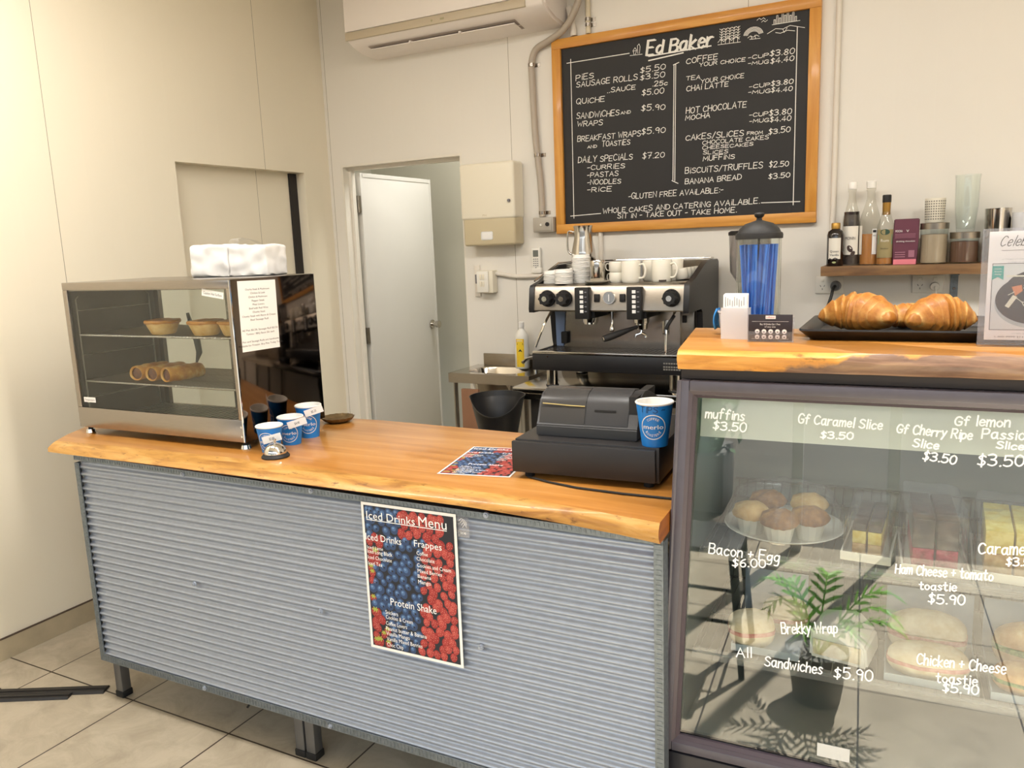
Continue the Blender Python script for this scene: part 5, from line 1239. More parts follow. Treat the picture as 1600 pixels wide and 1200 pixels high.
# rolls and wrapped sandwiches
M['bread'] = pastry('bread crust', [(.35, '#c08a4c'), (.6, '#d9ad6f'), (.75, '#ead0a2')], 20, .6, .05); M['breadp'] = pastry('pale bread', [(.35, '#d8c09a'), (.65, '#efe2c6')], 22, .7, 0)
M['greens'] = pastry('salad', [(.4, '#4c6a2c'), (.6, '#8aa552')], 60); M['ham'] = pastry('ham', [(.4, '#c98378'), (.6, '#e0a89c')], 50)
M['kraft'] = mat('white deli paper', '#e9e6de', .6)
def roll(x, y, L, w, h, rz, label, m, group, z=.5665, fillm=None):
    t = thing('bread_roll', label, 'roll', at_f(x, y, z), FA+rz, group)
    def half(z0, z1, nm, mt):
        b = MB(); n = 20; k = 9
        rows = []
        for j in range(k):
            v = j/(k-1); zz = z0 + (z1-z0)*v; q = math.sqrt(max(.02, 1-(v if z1 > .5*h else 1-v)**2.4)) if nm != 'filling' else 1.02
            if nm == 'bottom_crust': q = math.sqrt(max(.3, 1-(1-v)**2.2*.6))
            rows.append([b.bm.verts.new((p[0]*q, p[1]*q, zz)) for p in ring_pts(n, 0, 0, L/2, w/2, 0, 2.6)])
        for r0, r1 in zip(rows, rows[1:]):
            for i in range(n): b.bm.faces.new((r0[i], r0[(i+1) % n], r1[(i+1) % n], r1[i]))
        b.bm.faces.new(rows[0][::-1]); b.bm.faces.new(rows[-1])
        for v in b.bm.verts:
            if v.co.z > .004: v.co += .0025*Vector((noise.noise(v.co*30), noise.noise(v.co*30+Vector((5, 1, 2))), noise.noise(v.co*35)))
        b.build(nm, mt, t, smooth=60)
    half(0, h*.42, 'bottom_crust', m); half(h*.42, h*.54, 'filling', fillm or M['ham']); half(h*.54, h, 'top_crust', m)
    return t
def tray_pack(x, y, w, d, label, rz=0, z=.5665):
    t = thing('sandwich_tray', label, 'tray', at_f(x, y, z-.0005), FA+rz)
    b = MB(); b.box(-w/2, -d/2, 0, w/2, d/2, .003, bev=.001)
    for a in ((-w/2, -d/2, .002, w/2, -d/2+.003, .018), (-w/2, -d/2+.003, .002, -w/2+.003, d/2, .018), (w/2-.003, -d/2+.003, .002, w/2, d/2, .018)): b.box(*a)
    b.build('tray_body', mat('pale tray', '#aeb9c0', .4) if 'pale tray' not in bpy.data.materials else bpy.data.materials['pale tray'], t)
    b = MB(); b.box(-w/2, d/2-.003, .002, w/2, d/2, .135, bev=.001); b.build('backing_card', mat('backing card', '#8e9aa6', .6) if 'backing card' not in bpy.data.materials else bpy.data.materials['backing card'], t)
    return t
tray_pack(.175, .205, .155, .20, 'pale tray holding bread rolls at the left of the lower fridge shelf')
roll(.138, .150, .11, .085, .085, R(20), 'floury bread roll at the front of the left fridge tray', M['breadp'], 'rolls in the left tray', .570)
roll(.205, .250, .11, .085, .085, R(10), 'floury bread roll at the back of the left fridge tray', M['breadp'], 'rolls in the left tray', .570)
w = thing('wrapped_sandwich', 'sandwich folded in white deli paper in the middle of the lower fridge shelf', 'sandwich', at_f(.345, .19, .5665), FA+R(-10))
b = MB(); b.prism([(-.065, 0), (.065, 0), (.06, .05), (.02, .088), (-.062, .072)], -.06, .06, 'y'); bmesh.ops.bevel(b.bm, geom=list(b.bm.edges), offset=.006, segments=2, affect='EDGES'); b.build('deli_paper', M['kraft'], w)
b = MB(); b.box(-.055, -.064, .012, .05, -.0605, .05, bev=.001); b.build('bread_edge', M['breadp'], w)
tray_pack(.525, .205, .185, .22, 'pale tray with two long toasties at the centre of the lower fridge shelf')
roll(.520, .150, .165, .090, .070, R(2), 'pale toastie at the front of the centre fridge tray', M['breadp'], 'toasties in the centre tray', .570, M['ham'])
roll(.520, .250, .165, .090, .105, R(-3), 'pale toastie at the back of the centre fridge tray', M['breadp'], 'toasties in the centre tray', .570, M['ham'])
tray_pack(.735, .205, .195, .22, 'pale tray with two golden turkish rolls at the right of the lower fridge shelf')
roll(.730, .150, .175, .090, .062, R(4), 'golden filled roll at the front of the right fridge tray', M['bread'], 'rolls in the right tray', .570, M['greens'])
roll(.740, .250, .175, .090, .110, R(-6), 'golden filled roll at the back of the right fridge tray', M['bread'], 'rolls in the right tray', .570, M['greens'])

# ------------------------------------------------------------------ slab on the fridge
b = MB(); v = b.bm.verts.new; n = 44; L = 1.06
rows = []
for i in range(n+1):
    x = L*i/n; wob = .006*noise.noise((x*5, 2.2, .5)) + .003*noise.noise((x*17, 1, 3))
    row = [v((x, .006 + wob*.6, .0)), v((x, -.006 + wob - .004*math.sin(x*9), -.010 + .002*noise.noise((x*20, 4, 4)))), v((x, -.008 + wob, -.020)), v((x, -.004 + wob*1.2, -.030 + .0015*noise.noise((x*25, 7, 1)))), v((x, .004, -.043 + .0012*noise.noise((x*14, 2, 9))))]
    rows.append(row)
for a, c in zip(rows, rows[1:]):
    for j in range(4): b._tag([b.bm.faces.new((a[j+1], c[j+1], c[j], a[j]))], 1)
tb = [v((L, .44, 0)), v((-.06, .44, 0))]; bbk = [v((L, .44, -.043)), v((-.06, .44, -.043))]
b._tag([b.bm.faces.new([r[0] for r in rows] + tb)], 0); b._tag([b.bm.faces.new([r[4] for r in rows][::-1] + bbk[::-1])], 0)
b._tag([b.bm.faces.new([rows[0][j] for j in range(5)] + [bbk[1], tb[1]]), b.bm.faces.new([rows[-1][j] for j in range(4, -1, -1)] + [tb[0], bbk[0]]), b.bm.faces.new((bbk[1], bbk[0], tb[0], tb[1]))], 2)
bmesh.ops.recalc_face_normals(b.bm, faces=b.bm.faces)
o = b.build('fridge_top_slab', [M['oak'], M['edgebark'], M['edge']], smooth=40, loc=(-.490, 1.697, 1.3105), rz=FA); tag(o, 'thick live-edge timber slab with dark bark lying on top of the display fridge', 'slab')
ZW = 1.3107
def at_w(x, y): return Vector((x, y, ZW))
def crust_mat():
    m, t, out = nt('croissant crust'); p = N(t, 'BsdfPrincipled', i_Roughness=.5, i_Coat_Weight=.12)
    at = N(t, 'Attribute', attribute_name='crust'); v = coords(t); nz = N(t, 'TexNoise', i_Scale=45., i_Detail=5., i_Roughness=.65); t.links.new(v, nz.inputs['Vector'])
    c = ramp(t, nz.outputs[0], [(.32, '#9a5a1c'), (.5, '#b3732a'), (.68, '#c4883a')])
    c2 = ramp(t, nz.outputs[0], [(.35, '#c99448'), (.65, '#dab06c')])
    mx = N(t, 'MixRGB'); t.links.new(at.outputs['Fac'], mx.inputs[0]); t.links.new(c, mx.inputs[1]); t.links.new(c2, mx.inputs[2]); t.links.new(mx.outputs[0], p.inputs['Base Color'])
    bp = N(t, 'Bump', i_Strength=.35, i_Distance=.002); t.links.new(nz.outputs[0], bp.inputs['Height']); t.links.new(bp.outputs[0], p.inputs['Normal'])
    t.links.new(p.outputs[0], out.inputs[0]); return m
M['crois'] = crust_mat()
# tray of croissants
tr = thing('baking_tray', 'black baking tray of croissants on the timber slab', 'tray', at_w(-.262, 1.908), R(1))
b = MB(); tw_, td_, th_ = .46, .33, .026
def rect(x0, y0, x1, y1, z, r=.02):
    pts = []
    for cx, cy, a0 in ((x1-r, y1-r, 0), (x0+r, y1-r, 90), (x0+r, y0+r, 180), (x1-r, y0+r, 270)):
        for k in range(5): a = R(a0 + 22.5*k); pts.append((cx + r*math.cos(a), cy + r*math.sin(a), z))
    return pts
rg_ = [rect(.016, .016, tw_-.016, td_-.016, 0), rect(0.004, .004, tw_-.004, td_-.004, th_-.003), rect(-.006, -.006, tw_+.006, td_+.006, th_), rect(-.007, -.007, tw_+.007, td_+.007, th_-.004), rect(.003, .003, tw_-.003, td_-.003, th_-.006)]
inn = [rect(.020, .020, tw_-.020, td_-.020, .003), rect(.008, .008, tw_-.008, td_-.008, th_-.002)]
V0 = [[b.bm.verts.new(p) for p in r] for r in (rg_[0], rg_[3], rg_[2], inn[1], inn[0])]
for r0, r1 in zip(V0, V0[1:]):
    for i in range(20): b.bm.faces.new((r0[i], r0[(i+1) % 20], r1[(i+1) % 20], r1[i]))
b.bm.faces.new(V0[0][::-1]); b.bm.faces.new(V0[-1]); b.build('tray_body', mat('tray black', '#262423', .42, var=.2, vscale=30), tr, smooth=50)
def croissant(loc, rz, label, L=.20, rad=.062, bend=1.5, sz=.92, lobes=4, lift=0):
    t_ = MB(); n = 96; k = 36; Rc = L/(2*math.sin(bend/2)); rows = []; lay = t_.bm.verts.layers.float_color.new('crust')
    for i in range(n+1):
        s = i/n; u = 2*s-1; a = bend*u/2
        cx, cy = Rc*math.sin(a), Rc*(1-math.cos(a)); nx_, ny_ = -math.sin(a), math.cos(a)
        env = max(0, 1-abs(u)**2.0)**.72*.93 + .07*(1-abs(u)**6)
        row = []
        for j in range(k):
            th = 2*PI*j/k
            ph = abs(u)*lobes + .30*math.cos(th)*(1 if u > 0 else -1)*(1-.4*abs(u)) + .12*noise.noise((s*6, math.cos(th), math.sin(th)+loc[0]*9)) + .35
            f_ = ph % 1.0; step = 1 - .15*f_ + .15*max(0, (f_-.86)/.14)
            r = rad*max(.02, env)*step
            q = r*math.cos(th); zz = r*math.sin(th)*sz
            if zz < 0: zz *= .55
            nn_ = 1 + .06*noise.noise((s*7, math.cos(th)*1.3, math.sin(th)*1.3 + loc[0]*20)) + .015*noise.noise((s*60, th*3, 2))
            v = t_.bm.verts.new((cx + nx_*q*nn_, cy + ny_*q*nn_, zz*nn_)); g_ = max(0, f_-.55)/.45; v[lay] = (g_, g_, g_, 1); row.append(v)
        rows.append(row)
    for r0, r1 in zip(rows, rows[1:]):
        for j in range(k): t_.bm.faces.new((r0[j], r0[(j+1) % k], r1[(j+1) % k], r1[j]))
    t_.bm.faces.new(rows[0][::-1]); t_.bm.faces.new(rows[-1]); bmesh.ops.recalc_face_normals(t_.bm, faces=t_.bm.faces)
    zm = min(v.co.z for v in t_.bm.verts)
    for v in t_.bm.verts: v.co.z -= zm
    o = t_.build('croissant', M['crois'], smooth=70, loc=loc, rz=rz); tag(o, label, 'croissant', 'croissants on the tray'); return o
ct_z = ZW + .0034
croissant(Vector((-.152, 2.065, ct_z)), R(158), 'large golden croissant at the left of the black tray', .170, .062, 1.7, 1.0)
croissant(Vector((-.052, 2.168, ct_z)), R(20), 'croissant lying behind and between the two front ones on the tray', .13, .044, 1.3)
croissant(Vector((.016, 2.030, ct_z)), R(203), 'large golden croissant at the right of the black tray', .146, .061, 1.1, 1.0)
# acrylic menu stand
sg = thing('acrylic_sign', 'clear acrylic stand with a cake poster at the right edge of the timber slab', 'sign', at_w(.084, 1.862), R(2))
sw0, sh0 = .170, .236
b = MB(); b.box(0, 0, 0.004, sw0, .002, sh0); b.box(0, .0065, .004, sw0, .0085, sh0); b.box(0, -.002, 0, sw0, .038, .004); b.build('holder', M['acrylic'], sg)
b = MB(); b.box(.012, .010, -.0004, sw0-.004, sh0-.010, .0, 0)
CPM = [M['paper'], mat('teal ribbon', '#3fa79b', .5), M['ink'], mat('dark ganache', '#322b2c', .5), mat('pale plate', '#dfe3e0', .5), mat('strawberry print', '#d98653', .5), mat('pale garnish', '#e6e6cf', .5), mat('grey shade', '#b9c2c3', .5)]
handwriting(b, 'Celebrate', .030, .197, .112, .197, .019, .0013, .0003, .34, .02, 2); b.box(.034, .188, .0001, .160, .1887, .0003, 2); b.text('with cake', .085, .180, .0003, .05, .0045, 2)
for k, (x, wd_) in enumerate(((.036, .12), (.046, .10))): b.text('a range of cakes, slices and celebration treats', x, .170-k*.006, .0003, wd_, .0028, 7)
fx0, fx1, fz0, fz1 = .020, .164, .030, .163
for a in ((fx0, fz0, fx1, fz0+.001), (fx0, fz1-.001, fx1, fz1), (fx0, fz0, fx0+.001, fz1), (fx1-.001, fz0, fx1, fz1)): b.box(a[0], a[1], .0001, a[2], a[3], .0003, 2)
b.poly([(fx0+.001, fz0+.001, .0001), (fx1-.001, fz0+.001, .0001), (fx1-.001, fz1-.001, .0001), (fx0+.001, fz1-.001, .0001)], 4)
b.disc((.095, .084, .0002), .068, 40, 7, .050); b.disc((.095, .091, .0003), .067, 40, 3, .049); b.disc((.102, .112, .00035), .058, 30, 3, .038)
for k in range(16): b.disc((.075+.005*k, .138+.007*math.sin(k*2.2), .0004), .006, 8, 3, .004, k)
rnd = random.Random(5)
for k in range(60): b.disc((.075+rnd.random()*.085, .112+rnd.random()*.03, .0005), .0011, 5, 6)
b.poly([(.055, .116, .0006), (.072, .120, .0006), (.074, .108, .0006), (.062, .098, .0006)], 5); b.poly([(.045, .078, .0006), (.052, .074, .0006), (.066, .096, .0006), (.058, .100, .0006)], 6); b.box(.045, .136, .0004, .075, .139, .0006, 6)
b.strokes([[(.064, .094), (.074, .086), (.086, .084), (.10, .078)], [(.05, .10), (.06, .106)], [(.074, .086), (.078, .078)]], .0012, .0006, 6)
b.poly([(.020, .136, .0007), (.040, .136, .0007), (.040, .158, .0007), (.020, .158, .0007)], 1); b.poly([(.020, .130, .0007), (.030, .136, .0007), (.020, .136, .0007)], 1); b.poly([(.040, .130, .0007), (.040, .136, .0007), (.030, .136, .0007)], 1)
for k, t in enumerate(('made', 'fresh', 'daily')): b.text(t, .030, .151-k*.0055, .0009, .012, .003, 0, 'c')
b.text('order at the counter', .09, .022, .0003, .06, .0028, 7, 'c'); b.text('t 400 9999 2114  t 400 9876 210', .085, .015, .0003, .11, .003, 2, 'c')
b.xf(T_((0, .0055, .004)) @ STAND); b.build('printed_sheet', CPM, sg, smooth=0)
sg.rotation_euler = (R(-3), 0, R(2))
# card box, stamp cards, tub, straw jar
cb_ = thing('card_box', 'small frosted box holding white cards at the left end of the timber slab', 'card holder', at_w(-.4445, 1.905), R(-6))
b = MB(); cw, cd, ch = .064, .024, .074
for a in ((0, 0, 0, cw, .002, ch), (0, cd-.002, 0, cw, cd, ch), (0, .002, 0, .002, cd-.002, ch), (cw-.002, .002, 0, cw, cd-.002, ch), (.002, .002, 0, cw-.002, cd-.002, .003)): b.box(*a)
b.build('frosted_case', M['frost'], cb_)
for k in range(5):
    b = MB(); b.box(.004, .004+k*.0034, .0035, cw-.004, .0064+k*.0034, .104+.0008*k, bev=.0004); co = b.build('card', M['paper'], cb_)
    if k == 0:
        b = MB(); rnd = random.Random(9)
        for q in range(9):
            x = .009 + q*.0055; b.box(x, .076 + (q % 3)*.002, 0, x+.0011, .100 - (q % 4)*.003, .0003)
        b.xf(T_((0, .0038, 0)) @ STAND); b.build('print', M['inkg'], co, smooth=0)
sc = thing('stamp_cards', 'black coffee stamp cards in a clear stand beside the baking tray', 'cards', at_w(-.372, 1.862), R(1.5))
b = MB(); b.box(-.001, -.002, 0, .099, .0, .024); b.box(-.001, .012, 0, .099, .014, .055); b.box(-.001, 0, 0, .099, .012, .002); b.build('clear_stand', M['acrylic'], sc)
b = MB(); b.box(0, .002, .0025, .096, .009, .062, bev=.0006); b.build('card_block', mat('stamp card', '#2c2427', .45), sc)
b = MB(); b.box(.038, .050, 0, .060, .0575, .0002, 0); b.text('edBaker', .049, .0520, .0004, .019, .0038, 2, 'c')
for k in range(5):
    for j in range(2):
        b.disc((.020+k*.0148, .0215-j*.0125, .0002), .0052, 16, 0); b.disc((.020+k*.0148, .0205-j*.0125, .0004), .0016, 8, 1)
b.box(.008, .044, 0, .088, .0444, .0002, 0); b.text('Buy 10 Drinks Get 1 Free', .048, .036, .0002, .044, .0042, 0, 'c'); b.text('of any size', .048, .0305, .0002, .024, .0035, 0, 'c'); b.text('one stamp per drink purchased on presentation of card', .048, .0038, .0002, .080, .0024, 0, 'c')
b.xf(T_((0, .0018, .0025)) @ STAND); b.build('card_print', [M['paper'], M['ink'], mat('logo red', '#b5293a', .5)], sc, smooth=0)
tu = thing('plastic_tub', 'frosted plastic tub with a blue cloth over its side behind the white cards', 'tub', at_w(-.432, 2.000))
b = MB(); b.lathe([(0, .0), (.034, 0), (.040, .054), (.043, .056), (.043, .060), (.0385, .060), (.033, .003), (0, .003)], 28, cap=False); b.build('tub_body', M['frost'], tu)
b = MB(); n = 16
rows = []
for i in range(6):
    z = .062 - .046*i/5; q = -.0445 - .006*math.sin(i/5*PI)
    rows.append([b.bm.verts.new((q*math.cos(a_)*(1+.10*i/5), q*math.sin(a_)*(1+.1*i/5), z + .004*math.sin(a_*16))) for a_ in [(-.45+.9*j/n) for j in range(n+1)]])
for r0, r1 in zip(rows, rows[1:]):
    for j in range(n): b.bm.faces.new((r0[j], r1[j], r1[j+1], r0[j+1]))
b.build('blue_cloth', mat('blue cloth', '#2f86cf', .8), tu, smooth=60).modifiers.new('thick', 'SOLIDIFY').thickness = .0025
sj = thing('straw_jar', 'glass straw dispenser with a black lid on the timber slab', 'straw dispenser', at_w(-.374, 1.985))
b = MB(); b.lathe([(0, 0), (.050, 0), (.0515, .004), (.0515, .232), (.049, .235), (.0475, .232), (.0475, .010), (0, .010)], 40, cap=False); b.build('glass_cylinder', M['glass'], sj, smooth=50)
b = MB(); b.lathe([(.0545, .232), (.055, .240), (.054, .245), (.050, .247), (.046, .256), (.032, .268), (.012, .274), (.007, .276), (.006, .281), (.010, .284), (.0125, .290), (.009, .2935), (0, .294)], 36); b.build('lid', M['blackm'], sj)
b = MB(); b.cyl((0, 0, .012), (0, 0, .232), .003, n=8); b.cyl((0, 0, .010), (0, 0, .014), .040, n=20); b.build('lifter', M['blackm'], sj)
# straws: each one its own
me0 = MB(); me0.tube([(0, 0, 0), (0, 0, .205)], .0031, 8); st0 = me0.build('drinking_straw', M['straw']); rnd = random.Random(11)
pts = []
k = 0
while len(pts) < 46 and k < 6000:
    k += 1; a = rnd.uniform(0, 2*PI); r = math.sqrt(rnd.random())*.040
    p = (r*math.cos(a), r*math.sin(a))
    if r > .007 and all((p[0]-q[0])**2 + (p[1]-q[1])**2 > .0063**2 for q in pts): pts.append(p)
for i, (x, y) in enumerate(pts):
    o = st0 if i == 0 else dup(st0)
    tw = .16; o.location = at_w(-.374 + x*.80, 1.985 + y*.80) + Vector((0, 0, .0145))
    d = Vector((x*.24 - y*tw*1.6 + rnd.uniform(-.006, .006), y*.24 + x*tw*1.6 + rnd.uniform(-.006, .006), .205)); o.rotation_mode = 'QUATERNION'; o.rotation_quaternion = d.to_track_quat('Z', 'Y')
    tag(o, 'blue drinking straw in the glass straw dispenser', 'straw', 'straws in the dispenser')
# grinder behind
gr = thing('coffee_grinder', 'black coffee grinder with a clear hopper behind the straw dispenser', 'grinder', (-.70, 3.46, .9005))
b = MB(); b.box(-.09, -.12, 0, .09, .17, .05, bev=.01); b.box(-.075, -.03, .05, .075, .15, .40, bev=.02); b.box(-.045, -.12, .20, .045, -.03, .33, bev=.01); b.build('body', M['black'], gr)
b = MB(); b.lathe([(.045, .40), (.05, .45), (.082, .50), (.088, .66), (.086, .66), (.080, .505), (.048, .455)], 28, (0, .06, 0), cap=False); b.build('hopper', glass('smoked hopper', (.75, .73, .72), 1.4, 0, .1), gr, smooth=60)
b = MB(); b.lathe([(.090, .655), (.090, .668), (.08, .674), (0, .676)], 28, (0, .06, 0)); b.build('hopper_lid', M['blackm'], gr)

# ------------------------------------------------------------------ shelf on the back wall
SZ = 1.410
b = MB(); n = 30; v = b.bm.verts.new; rows = []
for i in range(n+1):
    x = .88*i/n; w_ = .004*noise.noise((x*8, 1, 1)); rows.append([v((x, 0, 0)), v((x, -.18+w_, 0)), v((x, -.182+w_*1.5, -.02)), v((x, -.178+w_, -.040+.003*noise.noise((x*11, 3, 2)))), v((x, 0, -.040))])
for a, c in zip(rows, rows[1:]):
    for j in range(5): b.bm.faces.new((a[j], c[j], c[(j+1) % 5], a[(j+1) % 5]))
b.bm.faces.new(rows[0]); b.bm.faces.new(rows[-1][::-1]); bmesh.ops.recalc_face_normals(b.bm, faces=b.bm.faces)
o = b.build('wall_shelf', M['shelfw'], smooth=40, loc=(-.428, YB-.0005, SZ)); tag(o, 'rough brown timber shelf on the back wall under the syrup bottles', 'shelf')
for x in (.077,):
    br = thing('shelf_bracket', 'grey metal bracket under the timber wall shelf', 'bracket', (x, YB, SZ-.0425))
    b = MB(); b.box(-.014, -.004, -.16, .014, 0, 0); b.box(-.014, -.15, -.003, .014, 0, .0); b.build('angle', M['galvd'], br)
    for z in (-.065, -.11):
        b = MB(); b.cyl((0, -.004, z), (0, -.007, z), .006, n=10); b.build('screw', M['warmsteel'], br)
def on_shelf(x, y=3.715): return (x, y, SZ+.0004)
def bottle(name, label, x, y, prof, capprof, bodym, capm, liquid=None, lab_=None, neck=None):
    t = thing(name, label, 'bottle', on_shelf(x, y))
    b = MB(); b.lathe(prof, 30); b.build('bottle_body', bodym, t, smooth=50)
    b = MB(); b.lathe(capprof, 24); b.build('cap', capm, t)
    if liquid:
        m, lv = liquid; lp = [(max(0, r-.003), max(.004, z)) for r, z in prof if z <= lv]; lp = [(0, .004)] + lp + [(lp[-1][0], lv), (0, lv)]
        b = MB(); b.lathe(lp, 30, cap=False); b.build('syrup', m, t, smooth=50)
    if neck: b = MB(); b.lathe(neck[1], 24, cap=False); b.build('neck_foil', neck[0], t)
    if lab_: wraplabel(t, 'label', *lab_)
    return t
SY = lambda h, r: [(0, 0), (r-.002, 0), (r, .004), (r, h*.55), (r*.94, h*.62), (r*.55, h*.78), (r*.40, h*.86), (r*.38, h*.94), (r*.46, h*.945), (r*.46, h)]
lt = mat('bottle label', '#ece6da', .5); dkred = mat('dark red label', '#52202a', .5); amber = mat('amber syrup', '#b9772a', .15, coat=.4); dark = mat('dark syrup', '#24100e', .15, coat=.5)
def l1(t):
    t.text('Queen', 0, .058, .0004, .034, .009, 1, 'c'); t.text('Vanilla', 0, .043, .0004, .036, .009, 1, 'c'); t.strokes([[(-.018, .032), (-.008, .028), (.004, .034), (.016, .028)]], .004, .0004, 1); t.disc((0, .016, .0004), .008, 12, 2, .004)
bottle('sauce_bottle', 'small dark sauce bottle with a gold cap at the left end of the wall shelf', -.378, 3.690, [(0, 0), (.031, 0), (.034, .004), (.034, .130), (.030, .145), (.017, .155), (.016, .158)], [(.018, .156), (.0185, .160), (.018, .178), (.016, .181), (0, .181)], mat('dark bottle', '#1d1311', .12, coat=.5), mat('gold cap', '#b98f45', .35, .6), None, ([lt, M['ink'], mat('label green', '#a9b07a', .5)], .0342, .03, .118, -PI/2-.75, -PI/2+.75, 1., 12, 0, l1))
def l2(t): t.text('MONIN', 0, .108, .0004, .040, .013, 1, 'c'); t.disc((.0, .07, .0004), .010, 12, 1, .016, .5); t.disc((.012, .05, .0004), .008, 10, 1, .012, -.6); t.text('Chocolat', 0, .03, .0004, .034, .007, 1, 'c')
bottle('syrup_bottle', 'dark red syrup bottle with a white cap, second from the left on the wall shelf', -.322, 3.745, SY(.325, .036), [(.0175, .318), (.018, .322), (.018, .345), (.016, .348), (0, .348)], M['bottle'], M['lid'], (dark, .225), ([lt, mat('label brown', '#3d2a26', .5)], .0362, .045, .165, -PI/2-.95, -PI/2+.95, 1., 12, 0, l2))
def l3(t): t.box(.012, .045, 0, .030, .15, .0002, 1); t.text('VANILLE', .021, .12, .0004, .014, .005, 2, 'c'); t.box(.014, .135, .0002, .028, .145, .0004, 2)
bottle('syrup_bottle', 'amber syrup bottle with a white cap and a half-empty neck on the wall shelf', -.248, 3.735, SY(.325, .040), [(.019, .318), (.0195, .322), (.0195, .345), (.017, .348), (0, .348)], M['bottle'], M['lid'], (amber, .130), ([lt, M['paper'], M['ink']], .0402, .045, .165, -PI/2-1.35, -PI/2-.75, 1., 8, 0, l3))
def l4(t): t.box(-.028, .085, 0, .028, .125, .0002, 1); t.disc((0, .135, .0003), .018, 14, 2, .012); t.box(-.028, .05, 0, .028, .085, .0002, 3); t.text('Rum', 0, .095, .0005, .03, .012, 0, 'c'); t.text('flavour', 0, .065, .0005, .03, .006, 4, 'c')
bottle('syrup_bottle', 'teal-labelled syrup bottle with a gold neck and black cap on the wall shelf', -.186, 3.705, SY(.262, .034), [(.0165, .255), (.017, .258), (.017, .283), (.015, .286), (0, .286)], M['bottle'], M['blackm'], (amber, .115), ([lt, mat('label teal', '#2f9c93', .5), mat('label dark green', '#2f4a3a', .5), mat('label khaki', '#9a8c62', .5), M['ink']], .0342, .03, .145, -PI/2-1.0, -PI/2+1.0, 1., 12, 3, l4), (mat('gold foil', '#a9803a', .35, .6), [(.0150, .205), (.0160, .256)]))
pb = thing('purple_pouch', 'plum coloured chocolate powder pouch standing on the wall shelf', 'pouch', on_shelf(-.110, 3.700), R(3))
b = MB(); b.prism([(-.046, 0), (.044, 0), (.048, .10), (.049, .185), (-.045, .185), (-.047, .10)], -.022, .022, 'y'); 
for v_ in b.bm.verts:
    if v_.co.z > .15: v_.co.y *= .12
bmesh.ops.bevel(b.bm, geom=list(b.bm.edges), offset=.003, segments=2, affect='EDGES'); b.build('pouch_body', mat('plum', '#5e2036', .4), pb)
b = MB(); b.box(-.043, .001, 0, .041, .022, .0004, 0); b.xf(T_((0, -.0224, 0)) @ STAND); b.build('pink_band', mat('pink band', '#e0808e', .5), pb, smooth=0); b = MB(); b.text('drinking chocolate', 0, .092, 0, .07, .006, 1, 'c'); 
for k in range(4): b.box(-.040, .108-.0+k*.005, 0, .036, .110+k*.005, .0004, 2)
for k in range(3): b.box(-.038, .030+k*.009, 0, .0, .034+k*.009, .0004, 2)
b.text('MOCHA', -.026, .132, .0, .026, .009, 1, 'c'); b.text('V', .006, .132, 0, .010, .009, 1, 'c'); b.box(.012, .030, 0, .034, .058, .0004, 2)
b.xf(T_((0, -.0224, 0)) @ STAND); b.build('print', [M['paper'], M['paper'], mat('soft plum', '#a06a7c', .5)], pb, smooth=0)
def jar(label, x, r, h, hp, pm):
    t = thing('storage_jar', label, 'jar', on_shelf(x, 3.715))
    b = MB(); b.lathe([(0, 0), (r-.002, 0), (r, .004), (r, h-.02), (r-.0025, h-.02), (r-.0025, .005), (0, .005)], 36, cap=False); b.build('glass_body', M['glass'], t, smooth=50)
    b = MB(); b.lathe([(0, .0052), (r-.003, .0052), (r-.003, hp), (r*.5, hp+.002), (0, hp+.003)], 36, cap=False); b.build('powder', pm, t)
    b = MB(); b.lathe([(r+.0012, h-.026), (r+.0015, h-.002), (r-.001, h), (0, h)], 36); b.build('lid', M['steel'], t)
jar('glass jar of beige powder with a steel lid on the wall shelf', -.006, .052, .165, .118, mat('beige powder', '#b7a089', .8))
jar('shorter glass jar of brown cocoa powder with a steel lid on the wall shelf', .103, .052, .124, .086, mat('cocoa powder', '#6d4a38', .8))
pc = MB(); r0 = .035
pc.lathe([(0, 0), (r0-.002, 0), (r0, .003), (r0+.003, .096), (r0+.001, .097), (r0-.002, .004), (0, .004)], 40, cap=False)
for j in range(8):
    for i in range(26):
        a = 2*PI*i/26; z = .014 + j*.010; r = r0 + .003*z/.096 + .0006; q = .0024
        c = Vector((r*math.cos(a), r*math.sin(a), z)); u = Vector((-math.sin(a), math.cos(a), 0))
        pc.poly([c-u*q+Vector((0, 0, -q)), c+u*q+Vector((0, 0, -q)), c+u*q+Vector((0, 0, q)), c-u*q+Vector((0, 0, q))], 1)
o = pc.build('perforated_cup', [mat('ivory perforated', '#ece6d6', .4), mat('hole shadow grey', '#6f6a62', .8)], smooth=50, loc=(-.008, 3.715, SZ+.1656)); tag(o, 'ivory perforated cup standing on the lid of the beige powder jar', 'cup')
b = MB(); b.lathe([(0, 0), (.030, 0), (.033, .004), (.042, .10), (.044, .20), (.046, .2225), (.044, .2225), (.042, .20), (.040, .10), (.031, .012), (0, .010)], 32, cap=False); o = b.build('tall_glass', M['glass'], smooth=50, loc=(.103, 3.715, SZ+.1246)); tag(o, 'tall clear plastic tumbler standing on the brown cocoa jar', 'glass')
b = MB(); b.lathe([(0, 0), (.040, 0), (.042, .004), (.046, .205), (.047, .210), (.044, .210), (.040, .01), (0, .008)], 32, cap=False); o = b.build('steel_shaker', M['steel2'], smooth=50, loc=on_shelf(.213, 3.715)); tag(o, 'tall shiny steel shaker cup on the wall shelf behind the acrylic sign', 'shaker')
b = MB(); b.box(-.05, -.05, 0, .05, .05, .17, bev=.004); o = b.build('dark_box', mat('dark brown box', '#2c211c', .5), loc=on_shelf(.335, 3.72)); tag(o, 'dark brown box at the right end of the wall shelf', 'box')
